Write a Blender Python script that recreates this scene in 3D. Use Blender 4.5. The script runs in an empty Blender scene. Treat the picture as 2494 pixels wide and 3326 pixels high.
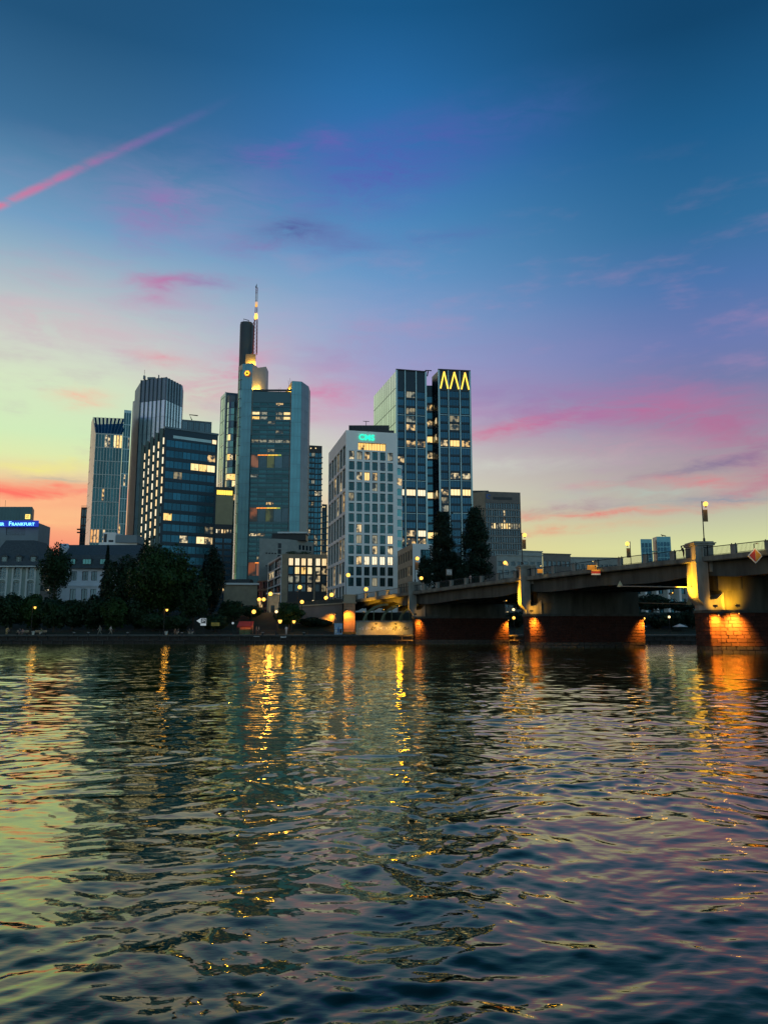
import bpy, bmesh, math, random
import numpy as np
from mathutils import Vector, Matrix

R = math.radians
rng = random.Random(7)
SC = bpy.context.scene
COL = SC.collection

# ---------------------------------------------------------------- camera
F, CX, CY, EYE = 2500.0, 1247.0, 1663.0, 2.95
TH = math.atan(377.0 / F)
CT, ST = math.cos(TH), math.sin(TH)
cam = bpy.data.cameras.new('camera')
cam.sensor_fit = 'VERTICAL'; cam.sensor_height = 36.0; cam.lens = 36.0 * F / 3326.0
cam.clip_start = 0.1; cam.clip_end = 9000
cam_o = bpy.data.objects.new('camera', cam); COL.objects.link(cam_o)
cam_o.location = (0, 0, EYE); cam_o.rotation_euler = (R(90) + TH, 0, 0)
SC.camera = cam_o
SC.view_settings.view_transform = 'Standard'; SC.view_settings.look = 'None'
SC.view_settings.exposure = 0.0; SC.view_settings.gamma = 1.0
SC.view_settings.use_curve_mapping = False
SC.cycles.max_bounces = 6; SC.cycles.glossy_bounces = 4; SC.cycles.diffuse_bounces = 3
SC.cycles.transmission_bounces = 2; SC.cycles.transparent_max_bounces = 4
SC.cycles.caustics_reflective = False; SC.cycles.caustics_refractive = False
SC.cycles.sample_clamp_indirect = 6.0
SC.cycles.use_adaptive_sampling = True; SC.cycles.adaptive_threshold = 0.02; SC.cycles.use_denoising = True

def P(x, y, D):
    """photo pixel + depth in metres -> world point"""
    u = (x - CX) / F; v = (CY - y) / F
    k = D / (CT - v * ST)
    return Vector((u * k, D, EYE + k * (ST + v * CT)))
def Zp(y, D): return P(CX, y, D).z
def XYp(x, y, D):
    p = P(x, y, D); return Vector((p.x, p.y))
def ground_pt(x, y, z):
    u = (x - CX) / F; v = (CY - y) / F
    dz = ST + v * CT; k = (z - EYE) / dz
    return Vector((u * k, (CT - v * ST) * k, z))
def lin(c):
    o = []
    for a in c:
        a = a / 255.0
        o.append(a / 12.92 if a <= 0.04045 else ((a + 0.055) / 1.055) ** 2.4)
    return tuple(o)
def dirang(x, y):
    u = (x - CX) / F; v = (CY - y) / F
    X, Y, Z = u, CT - v * ST, ST + v * CT
    return math.degrees(math.atan2(X, Y)), math.degrees(math.atan2(Z, math.hypot(X, Y)))

# ---------------------------------------------------------------- sky
SUN_AZ, SUN_EL = -48.0, 3.0
world = bpy.data.worlds.new('World'); SC.world = world; world.use_nodes = True
NT = world.node_tree; NT.nodes.clear()
class NB:
    def __init__(s, nt): s.nt = nt
    def n(s, t): return s.nt.nodes.new(t)
    def put(s, sock, v):
        if hasattr(v, 'is_output') or isinstance(v, bpy.types.NodeSocket): s.nt.links.new(v, sock)
        else: sock.default_value = v
    def m(s, op, a, b=0.0, c=0.0, clamp=False):
        k = s.n('ShaderNodeMath'); k.operation = op; k.use_clamp = clamp
        s.put(k.inputs[0], a); s.put(k.inputs[1], b); s.put(k.inputs[2], c)
        return k.outputs[0]
    def mr(s, v, a, b, c=0.0, d=1.0, kind='SMOOTHSTEP'):
        k = s.n('ShaderNodeMapRange'); k.interpolation_type = kind; k.clamp = True
        s.put(k.inputs['Value'], v)
        for nm, q in (('From Min', a), ('From Max', b), ('To Min', c), ('To Max', d)): k.inputs[nm].default_value = q
        return k.outputs[0]
    def mix(s, f, a, b):
        k = s.n('ShaderNodeMix'); k.data_type = 'RGBA'
        s.put(k.inputs['Factor'], f)
        for nm, q in (('A', a), ('B', b)):
            sock = [i for i in k.inputs if i.name == nm and i.type == 'RGBA'][0]
            if isinstance(q, tuple): q = tuple(q[:3]) + (1.0,)
            s.put(sock, q)
        return [o for o in k.outputs if o.type == 'RGBA'][0]
    def noise(s, vec, scale, detail=4, rough=0.55, dist=0.0):
        k = s.n('ShaderNodeTexNoise')
        if vec is not None: s.nt.links.new(vec, k.inputs['Vector'])
        k.inputs['Scale'].default_value = scale; k.inputs['Detail'].default_value = detail
        k.inputs['Roughness'].default_value = rough; k.inputs['Distortion'].default_value = dist
        return k.outputs['Fac']
    def ramp(s, fac, stops):
        k = s.n('ShaderNodeValToRGB'); s.nt.links.new(fac, k.inputs[0])
        el = k.color_ramp.elements; stops = sorted(stops)
        while len(el) < len(stops): el.new(0.5)
        for e, (p, c) in zip(el, stops): e.position = p; e.color = tuple(c[:3]) + (1,)
        return k.outputs[0]
w = NB(NT)
tc = w.n('ShaderNodeTexCoord')
sep = w.n('ShaderNodeSeparateXYZ'); NT.links.new(tc.outputs['Generated'], sep.inputs[0])
DX, DY, DZ = sep.outputs
DEG = 57.29578
EL = w.m('MULTIPLY', w.m('ARCSINE', DZ), DEG)
AZ = w.m('MULTIPLY', w.m('ARCTAN2', DX, DY), DEG)
cosd = w.m('COSINE', w.m('DIVIDE', w.m('SUBTRACT', AZ, SUN_AZ), DEG))
efac = w.m('DIVIDE', EL, 60.0, clamp=True)
def stops(x, lst, foot, top):
    out = [(0.0, lin(foot))]
    for y, c in lst: out.append((max(0.001, min(1.0, dirang(x, y)[1] / 60.0)), lin(c)))
    out.append((1.0, lin(top)))
    return out
rampL = w.ramp(efac, stops(110, [(30, (30, 82, 122)), (400, (58, 110, 152)), (700, (112, 158, 194)), (900, (166, 188, 198)),
    (1100, (206, 212, 200)), (1230, (212, 228, 194)), (1400, (208, 234, 186)), (1480, (222, 232, 172)), (1550, (236, 206, 158)),
    (1595, (248, 158, 124)), (1660, (250, 186, 136)), (1730, (248, 160, 122)), (1800, (240, 130, 108))], (225, 120, 105), (16, 60, 100)))
rampC = w.ramp(efac, stops(1250, [(30, (22, 88, 138)), (300, (40, 108, 168)), (500, (56, 116, 184)), (700, (76, 136, 190)),
    (900, (104, 152, 200)), (1050, (132, 160, 204)), (1200, (160, 162, 204)), (1350, (192, 168, 198)), (1460, (206, 200, 198)),
    (1600, (216, 216, 190)), (1750, (230, 214, 150))], (220, 170, 120), (12, 62, 105)))
rampR = w.ramp(efac, stops(2380, [(30, (14, 68, 108)), (400, (28, 92, 140)), (700, (48, 108, 156)), (900, (76, 116, 172)),
    (1100, (106, 122, 176)), (1230, (116, 124, 169)), (1400, (150, 140, 164)), (1520, (172, 158, 162)), (1620, (180, 178, 168)),
    (1710, (200, 204, 164)), (1770, (214, 220, 160))], (200, 180, 130), (10, 52, 90)))
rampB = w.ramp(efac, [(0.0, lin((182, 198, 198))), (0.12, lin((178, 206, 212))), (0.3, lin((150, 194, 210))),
    (0.55, lin((88, 146, 182))), (1.0, lin((16, 70, 112)))])  # unseen sky behind the camera, brightened and tinted cyan to light the facades
col = w.mix(w.mr(cosd, 0.64, 0.93), rampC, rampL)
col = w.mix(w.mr(cosd, 0.75, 0.30), col, rampR)
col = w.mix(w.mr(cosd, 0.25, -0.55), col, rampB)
# warped angular coordinates so that every cloud has a ragged outline
cmb = w.n('ShaderNodeCombineXYZ')
w.put(cmb.inputs[0], w.m('MULTIPLY', AZ, 0.045)); w.put(cmb.inputs[1], w.m('MULTIPLY', EL, 0.16))
n1 = w.noise(cmb.outputs[0], 2.2, 5, 0.6); n2 = w.noise(cmb.outputs[0], 5.5, 8, 0.66, 0.5)
cmb2 = w.n('ShaderNodeCombineXYZ')
w.put(cmb2.inputs[0], w.m('ADD', w.m('MULTIPLY', AZ, 0.06), 7.3)); w.put(cmb2.inputs[1], w.m('MULTIPLY', EL, 0.24))
n3 = w.noise(cmb2.outputs[0], 3.0, 9, 0.68, 0.6)
WA = w.m('ADD', AZ, w.m('MULTIPLY', w.m('SUBTRACT', n1, 0.5), 6.0))
WE = w.m('ADD', EL, w.m('MULTIPLY', w.m('SUBTRACT', n2, 0.5), 1.9))
den = w.mr(n3, 0.36, 0.62, 0.22, 1.15, 'LINEAR')
# thin lavender and rose veils all round the sky
veil = w.m('MULTIPLY', w.mr(n1, 0.50, 0.72), w.m('MULTIPLY', w.mr(EL, 4, 12), w.mr(EL, 34, 20)))
col = w.mix(w.m('MULTIPLY', veil, 0.30), col, lin((186, 140, 180)))
clouds = [ (620, 690, 380, 110, .05, (150, 142, 192), .32), (900, 1060, 420, 90, 0, (172, 164, 202), .30), (330, 1050, 330, 80, .15, (206, 182, 196), .40), (1650, 1150, 480, 80, -.05, (140, 134, 184), .16),  # px centre x, y, half width, half height, tilt, colour, amount
 (860, 505, 70, 24, -.1, (126, 88, 178), .50), (960, 487, 90, 20, -.1, (104, 96, 178), .45), (1068, 452, 55, 18, .1, (120, 92, 178), .45),
 (520, 680, 120, 55, .15, (150, 112, 176), .50), (640, 704, 60, 18, -.1, (138, 104, 172), .45), (460, 790, 90, 20, .1, (150, 130, 186), .3),
 (950, 742, 100, 32, -.05, (78, 92, 152), .60), (850, 798, 110, 20, -.05, (140, 106, 172), .45), (1130, 795, 140, 30, .1, (98, 108, 172), .45),
 (1220, 560, 240, 78, -.25, (88, 92, 178), .58), (1520, 430, 280, 60, -.25, (76, 96, 172), .45), (1450, 770, 150, 20, -.1, (88, 112, 176), .35),
 (530, 915, 100, 18, -.05, (190, 122, 168), .65), (660, 915, 120, 18, .05, (150, 130, 178), .55), (500, 965, 110, 30, 0, (188, 142, 178), .50),
 (740, 1225, 120, 55, -.45, (224, 130, 166), .62), (530, 1165, 70, 18, .2, (226, 152, 164), .5), (620, 1250, 120, 30, .1, (214, 160, 182), .4),
 (1060, 1280, 110, 46, -.2, (214, 130, 168), .62), (1140, 1150, 90, 60, -.7, (166, 142, 186), .40), (930, 1330, 160, 30, 0, (205, 150, 185), .4),
 (120, 890, 150, 26, .1, (182, 166, 188), .4), (258, 1290, 70, 20, .05, (246, 182, 158), .65), (170, 1045, 260, 36, .22, (210, 182, 190), .55),
 (1720, 1380, 230, 17, -.20, (214, 108, 146), .72), (1880, 1335, 250, 48, -.10, (164, 118, 166), .60), (2120, 1330, 220, 50, .03, (190, 106, 150), .62),
 (2330, 1380, 190, 78, .30, (178, 112, 152), .62), (2440, 1440, 90, 70, .2, (172, 104, 144), .55), (2330, 1500, 220, 14, -.24, (118, 104, 146), .60),
 (1700, 1285, 380, 50, 0, (150, 128, 178), .45), (1980, 1450, 380, 38, .02, (190, 152, 170), .42), (1600, 1515, 300, 24, -.05, (204, 206, 196), .4),
 (1930, 1668, 380, 11, -.05, (226, 134, 124), .80), (1870, 1648, 140, 10, -.10, (170, 126, 144), .65), (1800, 1722, 240, 12, -.08, (228, 166, 134), .65),
 (2230, 1570, 100, 17, 0, (222, 124, 134), .72), (2400, 1592, 140, 24, -.22, (190, 116, 142), .50), (2480, 1553, 70, 22, 0, (198, 110, 138), .45),
 (2330, 1628, 280, 9, -.03, (136, 150, 166), .55), (2090, 1600, 200, 9, -.05, (176, 196, 184), .5), (1980, 1575, 110, 8, -.05, (214, 150, 154), .4),
 (100, 1592, 330, 17, .01, (252, 116, 100), .82), (190, 1556, 170, 10, .05, (186, 180, 160), .5), (110, 1515, 230, 14, -.03, (238, 230, 140), .55),
 (120, 1625, 300, 9, 0, (252, 190, 140), .5), (100, 1690, 250, 12, .03, (252, 200, 140), .5),
]
wv = w.n('ShaderNodeCombineXYZ'); w.put(wv.inputs[0], WA); w.put(wv.inputs[1], WE)
def cloud(x, y, hw, hh, tilt, c, k, vec, d, grow):
    """one soft streak: centre, half width and slope taken on the dome of the sky"""
    global col
    a0, e0 = dirang(x, y); a1, e1 = dirang(x - hw, y - tilt * hw); a2, e2 = dirang(x + hw, y + tilt * hw)
    mp = w.n('ShaderNodeMapping'); mp.vector_type = 'TEXTURE'
    mp.inputs['Location'].default_value = (a0, e0, 0); mp.inputs['Rotation'].default_value = (0, 0, math.atan2(e2 - e1, a2 - a1))
    mp.inputs['Scale'].default_value = (math.hypot(e2 - e1, a2 - a1) / 2 * grow, max(hh * .0229 * grow, .3), 1)
    NT.links.new(vec, mp.inputs[0])
    gt = w.n('ShaderNodeTexGradient'); gt.gradient_type = 'QUADRATIC_SPHERE'; NT.links.new(mp.outputs[0], gt.inputs[0])
    f = w.m('MULTIPLY', gt.outputs['Fac'], w.m('MULTIPLY', d, k) if not isinstance(d, float) else k * d, clamp=True)
    col = w.mix(f, col, lin(c))
for (x, y, hw, hh, t, c, k) in clouds: cloud(x, y, hw * 1.05, hh * 1.1, t, c, min(1.1, k * 1.4), wv.outputs[0], den, 2.3)
# the vapour trail: finer edge, fading to the right
wt = w.n('ShaderNodeCombineXYZ'); dtr = w.mr(n2, 0.38, 0.58, 0.25, 1.15, 'LINEAR')
w.put(wt.inputs[0], w.m('ADD', AZ, w.m('MULTIPLY', w.m('SUBTRACT', n2, 0.5), 0.9)))
w.put(wt.inputs[1], w.m('ADD', EL, w.m('MULTIPLY', w.m('SUBTRACT', n2, 0.5), 0.55)))
for (x, hw, hh, c, k) in [(-60, 300, 11, (222, 122, 150), .95), (170, 200, 10, (200, 114, 162), .72), (360, 170, 11, (156, 110, 170), .62), (540, 150, 12, (116, 104, 172), .45)]:
    cloud(x, 669 - .454 * x, hw, hh, -.454, c, k, wt.outputs[0], dtr, 1.9)
sky = w.n('ShaderNodeTexSky'); sky.sky_type = 'NISHITA'; sky.sun_disc = False
sky.sun_elevation = R(SUN_EL); sky.sun_rotation = R(SUN_AZ); sky.altitude = 100
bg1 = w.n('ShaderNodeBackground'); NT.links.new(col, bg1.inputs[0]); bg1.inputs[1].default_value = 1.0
bg2 = w.n('ShaderNodeBackground'); NT.links.new(sky.outputs[0], bg2.inputs[0]); bg2.inputs[1].default_value = 0.004
add = w.n('ShaderNodeAddShader'); NT.links.new(bg1.outputs[0], add.inputs[0]); NT.links.new(bg2.outputs[0], add.inputs[1])
wo = w.n('ShaderNodeOutputWorld'); NT.links.new(add.outputs[0], wo.inputs[0])

# the last of the sun: low, soft and weak
sun = bpy.data.lights.new('sun', 'SUN'); sun.energy = 0.22; sun.angle = R(14); sun.color = (1.0, .72, .5)
sun_o = bpy.data.objects.new('sun', sun); COL.objects.link(sun_o)
sd = Vector((math.sin(R(SUN_AZ)) * math.cos(R(SUN_EL)), math.cos(R(SUN_AZ)) * math.cos(R(SUN_EL)), math.sin(R(SUN_EL))))
sun_o.rotation_euler = sd.to_track_quat('Z', 'Y').to_euler()

# ---------------------------------------------------------------- materials
MATS = {}
def mat(name, c, rough=.7, metal=0.0, var=.25, scale=1.5, bump=0.0, spec=.5, rnd=0.0, coat=0.0, stretch=(1, 1, 1)):
    if name in MATS: return MATS[name]
    m = bpy.data.materials.new(name); m.use_nodes = True
    nt = m.node_tree; b = nt.nodes['Principled BSDF']; k = NB(nt)
    b.inputs['Roughness'].default_value = rough; b.inputs['Metallic'].default_value = metal
    b.inputs['Specular IOR Level'].default_value = spec
    if coat: b.inputs['Coat Weight'].default_value = coat
    t = k.n('ShaderNodeTexCoord'); mp = k.n('ShaderNodeMapping'); mp.inputs['Scale'].default_value = stretch
    nt.links.new(t.outputs['Object'], mp.inputs[0])
    f = k.noise(mp.outputs[0], scale, 5, .6)
    lo = tuple(x * (1 - var) for x in c); hi = tuple(min(1, x * (1 + var)) for x in c)
    cc = k.mix(k.mr(f, .3, .7, 0, 1, 'LINEAR'), lo, hi)
    if rnd:
        oi = k.n('ShaderNodeObjectInfo')
        g = k.mr(oi.outputs['Random'], 0, 1, 1 - rnd, 1 + rnd, 'LINEAR')
        mm = k.n('ShaderNodeVectorMath'); mm.operation = 'SCALE'; nt.links.new(cc, mm.inputs[0]); nt.links.new(g, mm.inputs['Scale'])
        cc = mm.outputs[0]
    nt.links.new(cc, b.inputs['Base Color'])
    if bump:
        bn = k.n('ShaderNodeBump'); bn.inputs['Strength'].default_value = bump; bn.inputs['Distance'].default_value = .05
        nt.links.new(k.noise(mp.outputs[0], scale * 4, 4, .6), bn.inputs['Height']); nt.links.new(bn.outputs[0], b.inputs['Normal'])
    MATS[name] = m; return m
def glow(name, c, strength, patch=0.0, scale=.6, base=(.02, .03, .04), sample=False):
    """something that gives off light: a lamp, a sign, a lit window (patch > 0: only parts of the room behind shine)"""
    if name in MATS: return MATS[name]
    m = bpy.data.materials.new(name); m.use_nodes = True
    nt = m.node_tree; b = nt.nodes['Principled BSDF']; k = NB(nt)
    b.inputs['Base Color'].default_value = base + (1,); b.inputs['Roughness'].default_value = .15
    b.inputs['Emission Color'].default_value = c + (1,)
    if patch:   # rooms differ: warmer or paler lamps
        o2 = k.n('ShaderNodeObjectInfo'); pale_c = tuple(min(1, v * .80 + .17) for v in c); warm_c = (c[0], c[1] * .78, c[2] * .55)
        nt.links.new(k.mix(o2.outputs['Random'], warm_c, pale_c), b.inputs['Emission Color'])
    if patch:
        t = k.n('ShaderNodeTexCoord'); oi = k.n('ShaderNodeObjectInfo')
        v = k.n('ShaderNodeVectorMath'); v.operation = 'ADD'
        s3 = k.n('ShaderNodeCombineXYZ')
        for i in range(3): nt.links.new(k.m('MULTIPLY', oi.outputs['Random'], 37.0 + 11 * i), s3.inputs[i])
        nt.links.new(t.outputs['Object'], v.inputs[0]); nt.links.new(s3.outputs[0], v.inputs[1])
        f = k.noise(v.outputs[0], scale, 3, .5)
        nt.links.new(k.mr(f, patch - .06, patch + .12, .02 * strength, strength), b.inputs['Emission Strength'])
    else: b.inputs['Emission Strength'].default_value = strength
    if not sample:
        try: m.cycles.emission_sampling = 'NONE'
        except Exception: pass
    MATS[name] = m; return m

G = lambda n, c, metal=.75, rough=.12, rnd=.22: mat(n, c, rough, metal, .18, .12, 0, .6, rnd)
glass_teal = G('glass_teal', (.085, .26, .29)); glass_blue = G('glass_blue', (.024, .095, .155))
glass_dark = G('glass_dark', (.07, .12, .15)); glass_navy = G('glass_navy', (.035, .14, .20), .8, .15)
glass_deep = G('glass_deep', (.018, .10, .16), .8, .15, .25); glass_sea = G('glass_sea', (.036, .115, .135), .75, .12, .3)
glass_green = G('glass_green', (.16, .32, .30)); glass_pale = G('glass_pale', (.55, .62, .58), .85, .10, .12)
alu = mat('brushed_aluminium', (.30, .42, .44), .32, .8, .12, .2, 0, .5, .10)
alu_dark = mat('dark_aluminium', (.09, .13, .155), .38, .7, .15, .2, 0, .5, .15)
steel_blue = mat('blue_grey_cladding', (.14, .35, .41), .34, .5, .12, .15, 0, .5, .07)
white_stone = mat('white_facade_plaster', (.86, .86, .83), .75, 0, .05, .15, .05)
grey_stone = mat('grey_limestone', (.36, .37, .34), .85, 0, .16, .5, .1)
beige_stone = mat('beige_sandstone', (.36, .30, .21), .85, 0, .15, .5, .1)
brown_stone = mat('brown_stone', (.20, .17, .15), .8, 0, .15, .5, .1)
frame_dark = mat('dark_window_frame', (.035, .04, .045), .5, .3, .1)
frame_white = mat('white_window_frame', (.6, .6, .58), .5, 0, .1)
black_metal = mat('black_metal', (.025, .028, .03), .5, .5, .2)
red_metal = mat('red_painted_steel', (.25, .05, .04), .5, .3, .2)
slate = mat('slate_roof', (.060, .075, .080), .7, 0, .3, 2.0, .2)
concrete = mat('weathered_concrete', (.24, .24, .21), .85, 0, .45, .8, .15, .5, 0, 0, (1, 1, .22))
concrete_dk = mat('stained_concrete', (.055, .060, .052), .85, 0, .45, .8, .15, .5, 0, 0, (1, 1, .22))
concrete_gd = mat('shaded_girder_concrete', (.060, .064, .054), .85, 0, .5, .8, .15, .5, 0, 0, (1, 1, .22))  # shade under the deck is put into this concrete's colour
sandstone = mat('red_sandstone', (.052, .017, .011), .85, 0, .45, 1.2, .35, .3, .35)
wet_stone = mat('wet_sandstone', (.022, .016, .012), .45, 0, .4, 1.2, .35, .5, .3)
mortar = mat('dark_mortar', (.06, .05, .045), .9, 0, .2, 2)
quay_stone = mat('quay_stone', (.10, .10, .09), .85, 0, .35, .9, .25, .3, .25)
paving = mat('gravel_paving', (.20, .17, .12), .9, 0, .25, 1.5, .2)
earth = mat('bank_grass_and_soil', (.018, .028, .012), .95, 0, .4, .4, .4)
asphalt = mat('asphalt', (.05, .05, .052), .9, 0, .2, 1.0, .1)
bark = mat('bark', (.06, .045, .03), .9, 0, .3, 3, .4)
wood = mat('bench_wood', (.42, .32, .2), .7, 0, .3, 4)
lit_white = glow('lit_window_white', (1.0, .86, .55), 1.25, .30, .5)
lit_bright = glow('lit_window_yellow', (1.0, .74, .26), 1.35, .34, .5)
lit_warm = glow('lit_window_amber', (1.0, .50, .10), 1.0, .36, .5)
lit_part = glow('lit_window_partly', (1.0, .76, .34), .95, .49, .55, (.05, .10, .13))
lit_dim = glow('lit_window_dim', (.85, .80, .50), .36, .46, .5, (.05, .10, .13))
lamp_glow = glow('lamp_globe_glow', (1.0, .50, .07), 2.6)
lamp_pale = glow('lamp_pale_glow', (1.0, .74, .34), 2.2)

# ---------------------------------------------------------------- mesh helpers
class MB:
    def __init__(s): s.v = []; s.f = []; s.m = []
    def add(s, vs, fs, m=0):
        o = len(s.v); s.v += [tuple(p) for p in vs]
        for f in fs: s.f.append(tuple(i + o for i in f)); s.m.append(m)
    def box(s, x0, x1, y0, y1, z0, z1, m=0):
        s.add([(x0, y0, z0), (x1, y0, z0), (x1, y1, z0), (x0, y1, z0), (x0, y0, z1), (x1, y0, z1), (x1, y1, z1), (x0, y1, z1)],
              [(3, 2, 1, 0), (4, 5, 6, 7), (0, 1, 5, 4), (1, 2, 6, 5), (2, 3, 7, 6), (3, 0, 4, 7)], m)
    def quad(s, a, b, c, d, m=0): s.add([a, b, c, d], [(0, 1, 2, 3)], m)
    def poly(s, pts, m=0): s.add(pts, [tuple(range(len(pts)))], m)
    def prism(s, pts, z0, z1, m=0, skip=(), caps=True, mtop=None):
        n = len(pts)
        z0s = z0 if isinstance(z0, (list, tuple)) else [z0] * n
        z1s = z1 if isinstance(z1, (list, tuple)) else [z1] * n
        vs = [(p[0], p[1], z) for p, z in zip(pts, z0s)] + [(p[0], p[1], z) for p, z in zip(pts, z1s)]
        s.add(vs, [(i, (i + 1) % n, n + (i + 1) % n, n + i) for i in range(n) if i not in skip], m)
        if caps:
            s.add(vs, [tuple(range(n, 2 * n))], m if mtop is None else mtop); s.add(vs, [tuple(reversed(range(n)))], m)
    def tube(s, pts, rad, seg=6, m=0, cap=True):
        pts = [Vector(p) for p in pts]; n = len(pts)
        rads = rad if isinstance(rad, (list, tuple)) else [rad] * n
        vs = []; 
        for i, p in enumerate(pts):
            d = (pts[min(i + 1, n - 1)] - pts[max(i - 1, 0)]).normalized()
            a = d.orthogonal().normalized() if abs(d.z) < .95 else Vector((1, 0, 0)).cross(d).normalized()
            b = d.cross(a).normalized()
            for k in range(seg):
                t = 2 * math.pi * k / seg
                vs.append(p + (a * math.cos(t) + b * math.sin(t)) * rads[i])
        fs = [(i * seg + k, i * seg + (k + 1) % seg, (i + 1) * seg + (k + 1) % seg, (i + 1) * seg + k) for i in range(n - 1) for k in range(seg)]
        if cap: fs += [tuple(reversed(range(seg))), tuple((n - 1) * seg + k for k in range(seg))]
        s.add(vs, fs, m)
    def lathe(s, prof, seg=10, m=0, c=(0, 0, 0)):
        vs = []; n = len(prof)
        for r, z in prof:
            for k in range(seg):
                t = 2 * math.pi * k / seg; vs.append((c[0] + r * math.cos(t), c[1] + r * math.sin(t), c[2] + z))
        s.add(vs, [(i * seg + k, i * seg + (k + 1) % seg, (i + 1) * seg + (k + 1) % seg, (i + 1) * seg + k) for i in range(n - 1) for k in range(seg)]
              + [tuple(reversed(range(seg))), tuple((n - 1) * seg + k for k in range(seg))], m)
    def ball(s, c, r, seg=10, rings=6, m=0, sz=1.0):
        s.lathe([(r * math.sin(math.pi * (i + .02) / (rings + .04)), -sz * r * math.cos(math.pi * (i + .02) / (rings + .04))) for i in range(rings + 1)], seg, m, c)
    def mesh(s, name, mats, smooth=False):
        me = bpy.data.meshes.new(name); me.from_pydata(s.v, [], s.f)
        for q in (mats if isinstance(mats, (list, tuple)) else [mats]): me.materials.append(q)
        if any(s.m): me.polygons.foreach_set('material_index', s.m)
        if smooth: me.polygons.foreach_set('use_smooth', [True] * len(s.f))
        me.update(); return me
    def build(s, name, mats, parent=None, loc=(0, 0, 0), rz=0.0, smooth=False):
        return link(name, s.mesh(name, mats, smooth), parent, loc, rz)
def link(name, me, parent=None, loc=(0, 0, 0), rz=0.0):
    o = bpy.data.objects.new(name, me); COL.objects.link(o)
    o.location = loc; o.rotation_euler = (0, 0, rz)
    if parent is not None: o.parent = parent
    return o
def tag(o, label=None, cat=None, group=None, kind=None):
    if label: o['label'] = label
    if cat: o['category'] = cat
    if group: o['group'] = group
    if kind: o['kind'] = kind
    return o
def thing(name, label, cat, loc=(0, 0, 0), group=None, rz=0.0):
    o = bpy.data.objects.new(name, None); COL.objects.link(o); o.empty_display_size = .5
    o.location = loc; o.rotation_euler = (0, 0, rz)
    return tag(o, label, cat, group)
def text_mesh(txt, size, depth, material, bold=0.0, spacing=1.0):
    cu = bpy.data.curves.new('lettering', 'FONT'); cu.body = txt; cu.size = size; cu.extrude = depth; cu.offset = bold
    cu.space_character = spacing; cu.resolution_u = 3
    o = bpy.data.objects.new('lettering', cu); COL.objects.link(o)
    me = bpy.data.meshes.new_from_object(o.evaluated_get(bpy.context.evaluated_depsgraph_get()))
    bpy.data.objects.remove(o); me.materials.clear(); me.materials.append(material)
    return me
def point_light(loc, energy, color, parent=None, r=.4):
    l = bpy.data.lights.new('lamp_light', 'POINT'); l.energy = energy; l.color = color; l.shadow_soft_size = r
    o = bpy.data.objects.new('lamp_light', l); COL.objects.link(o); o.location = loc
    if parent is not None: o.parent = parent
    return o
def spot_light(loc, target, energy, color, angle=70, blend=.5, parent=None, r=.45):
    l = bpy.data.lights.new('flood_light', 'SPOT'); l.energy = energy; l.color = color; l.shadow_soft_size = r
    l.spot_size = R(angle); l.spot_blend = blend
    o = bpy.data.objects.new('flood_light', l); COL.objects.link(o); o.location = loc
    o.rotation_euler = (Vector(loc) - Vector(target)).to_track_quat('Z', 'Y').to_euler()
    if parent is not None: o.parent = parent
    return o
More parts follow.
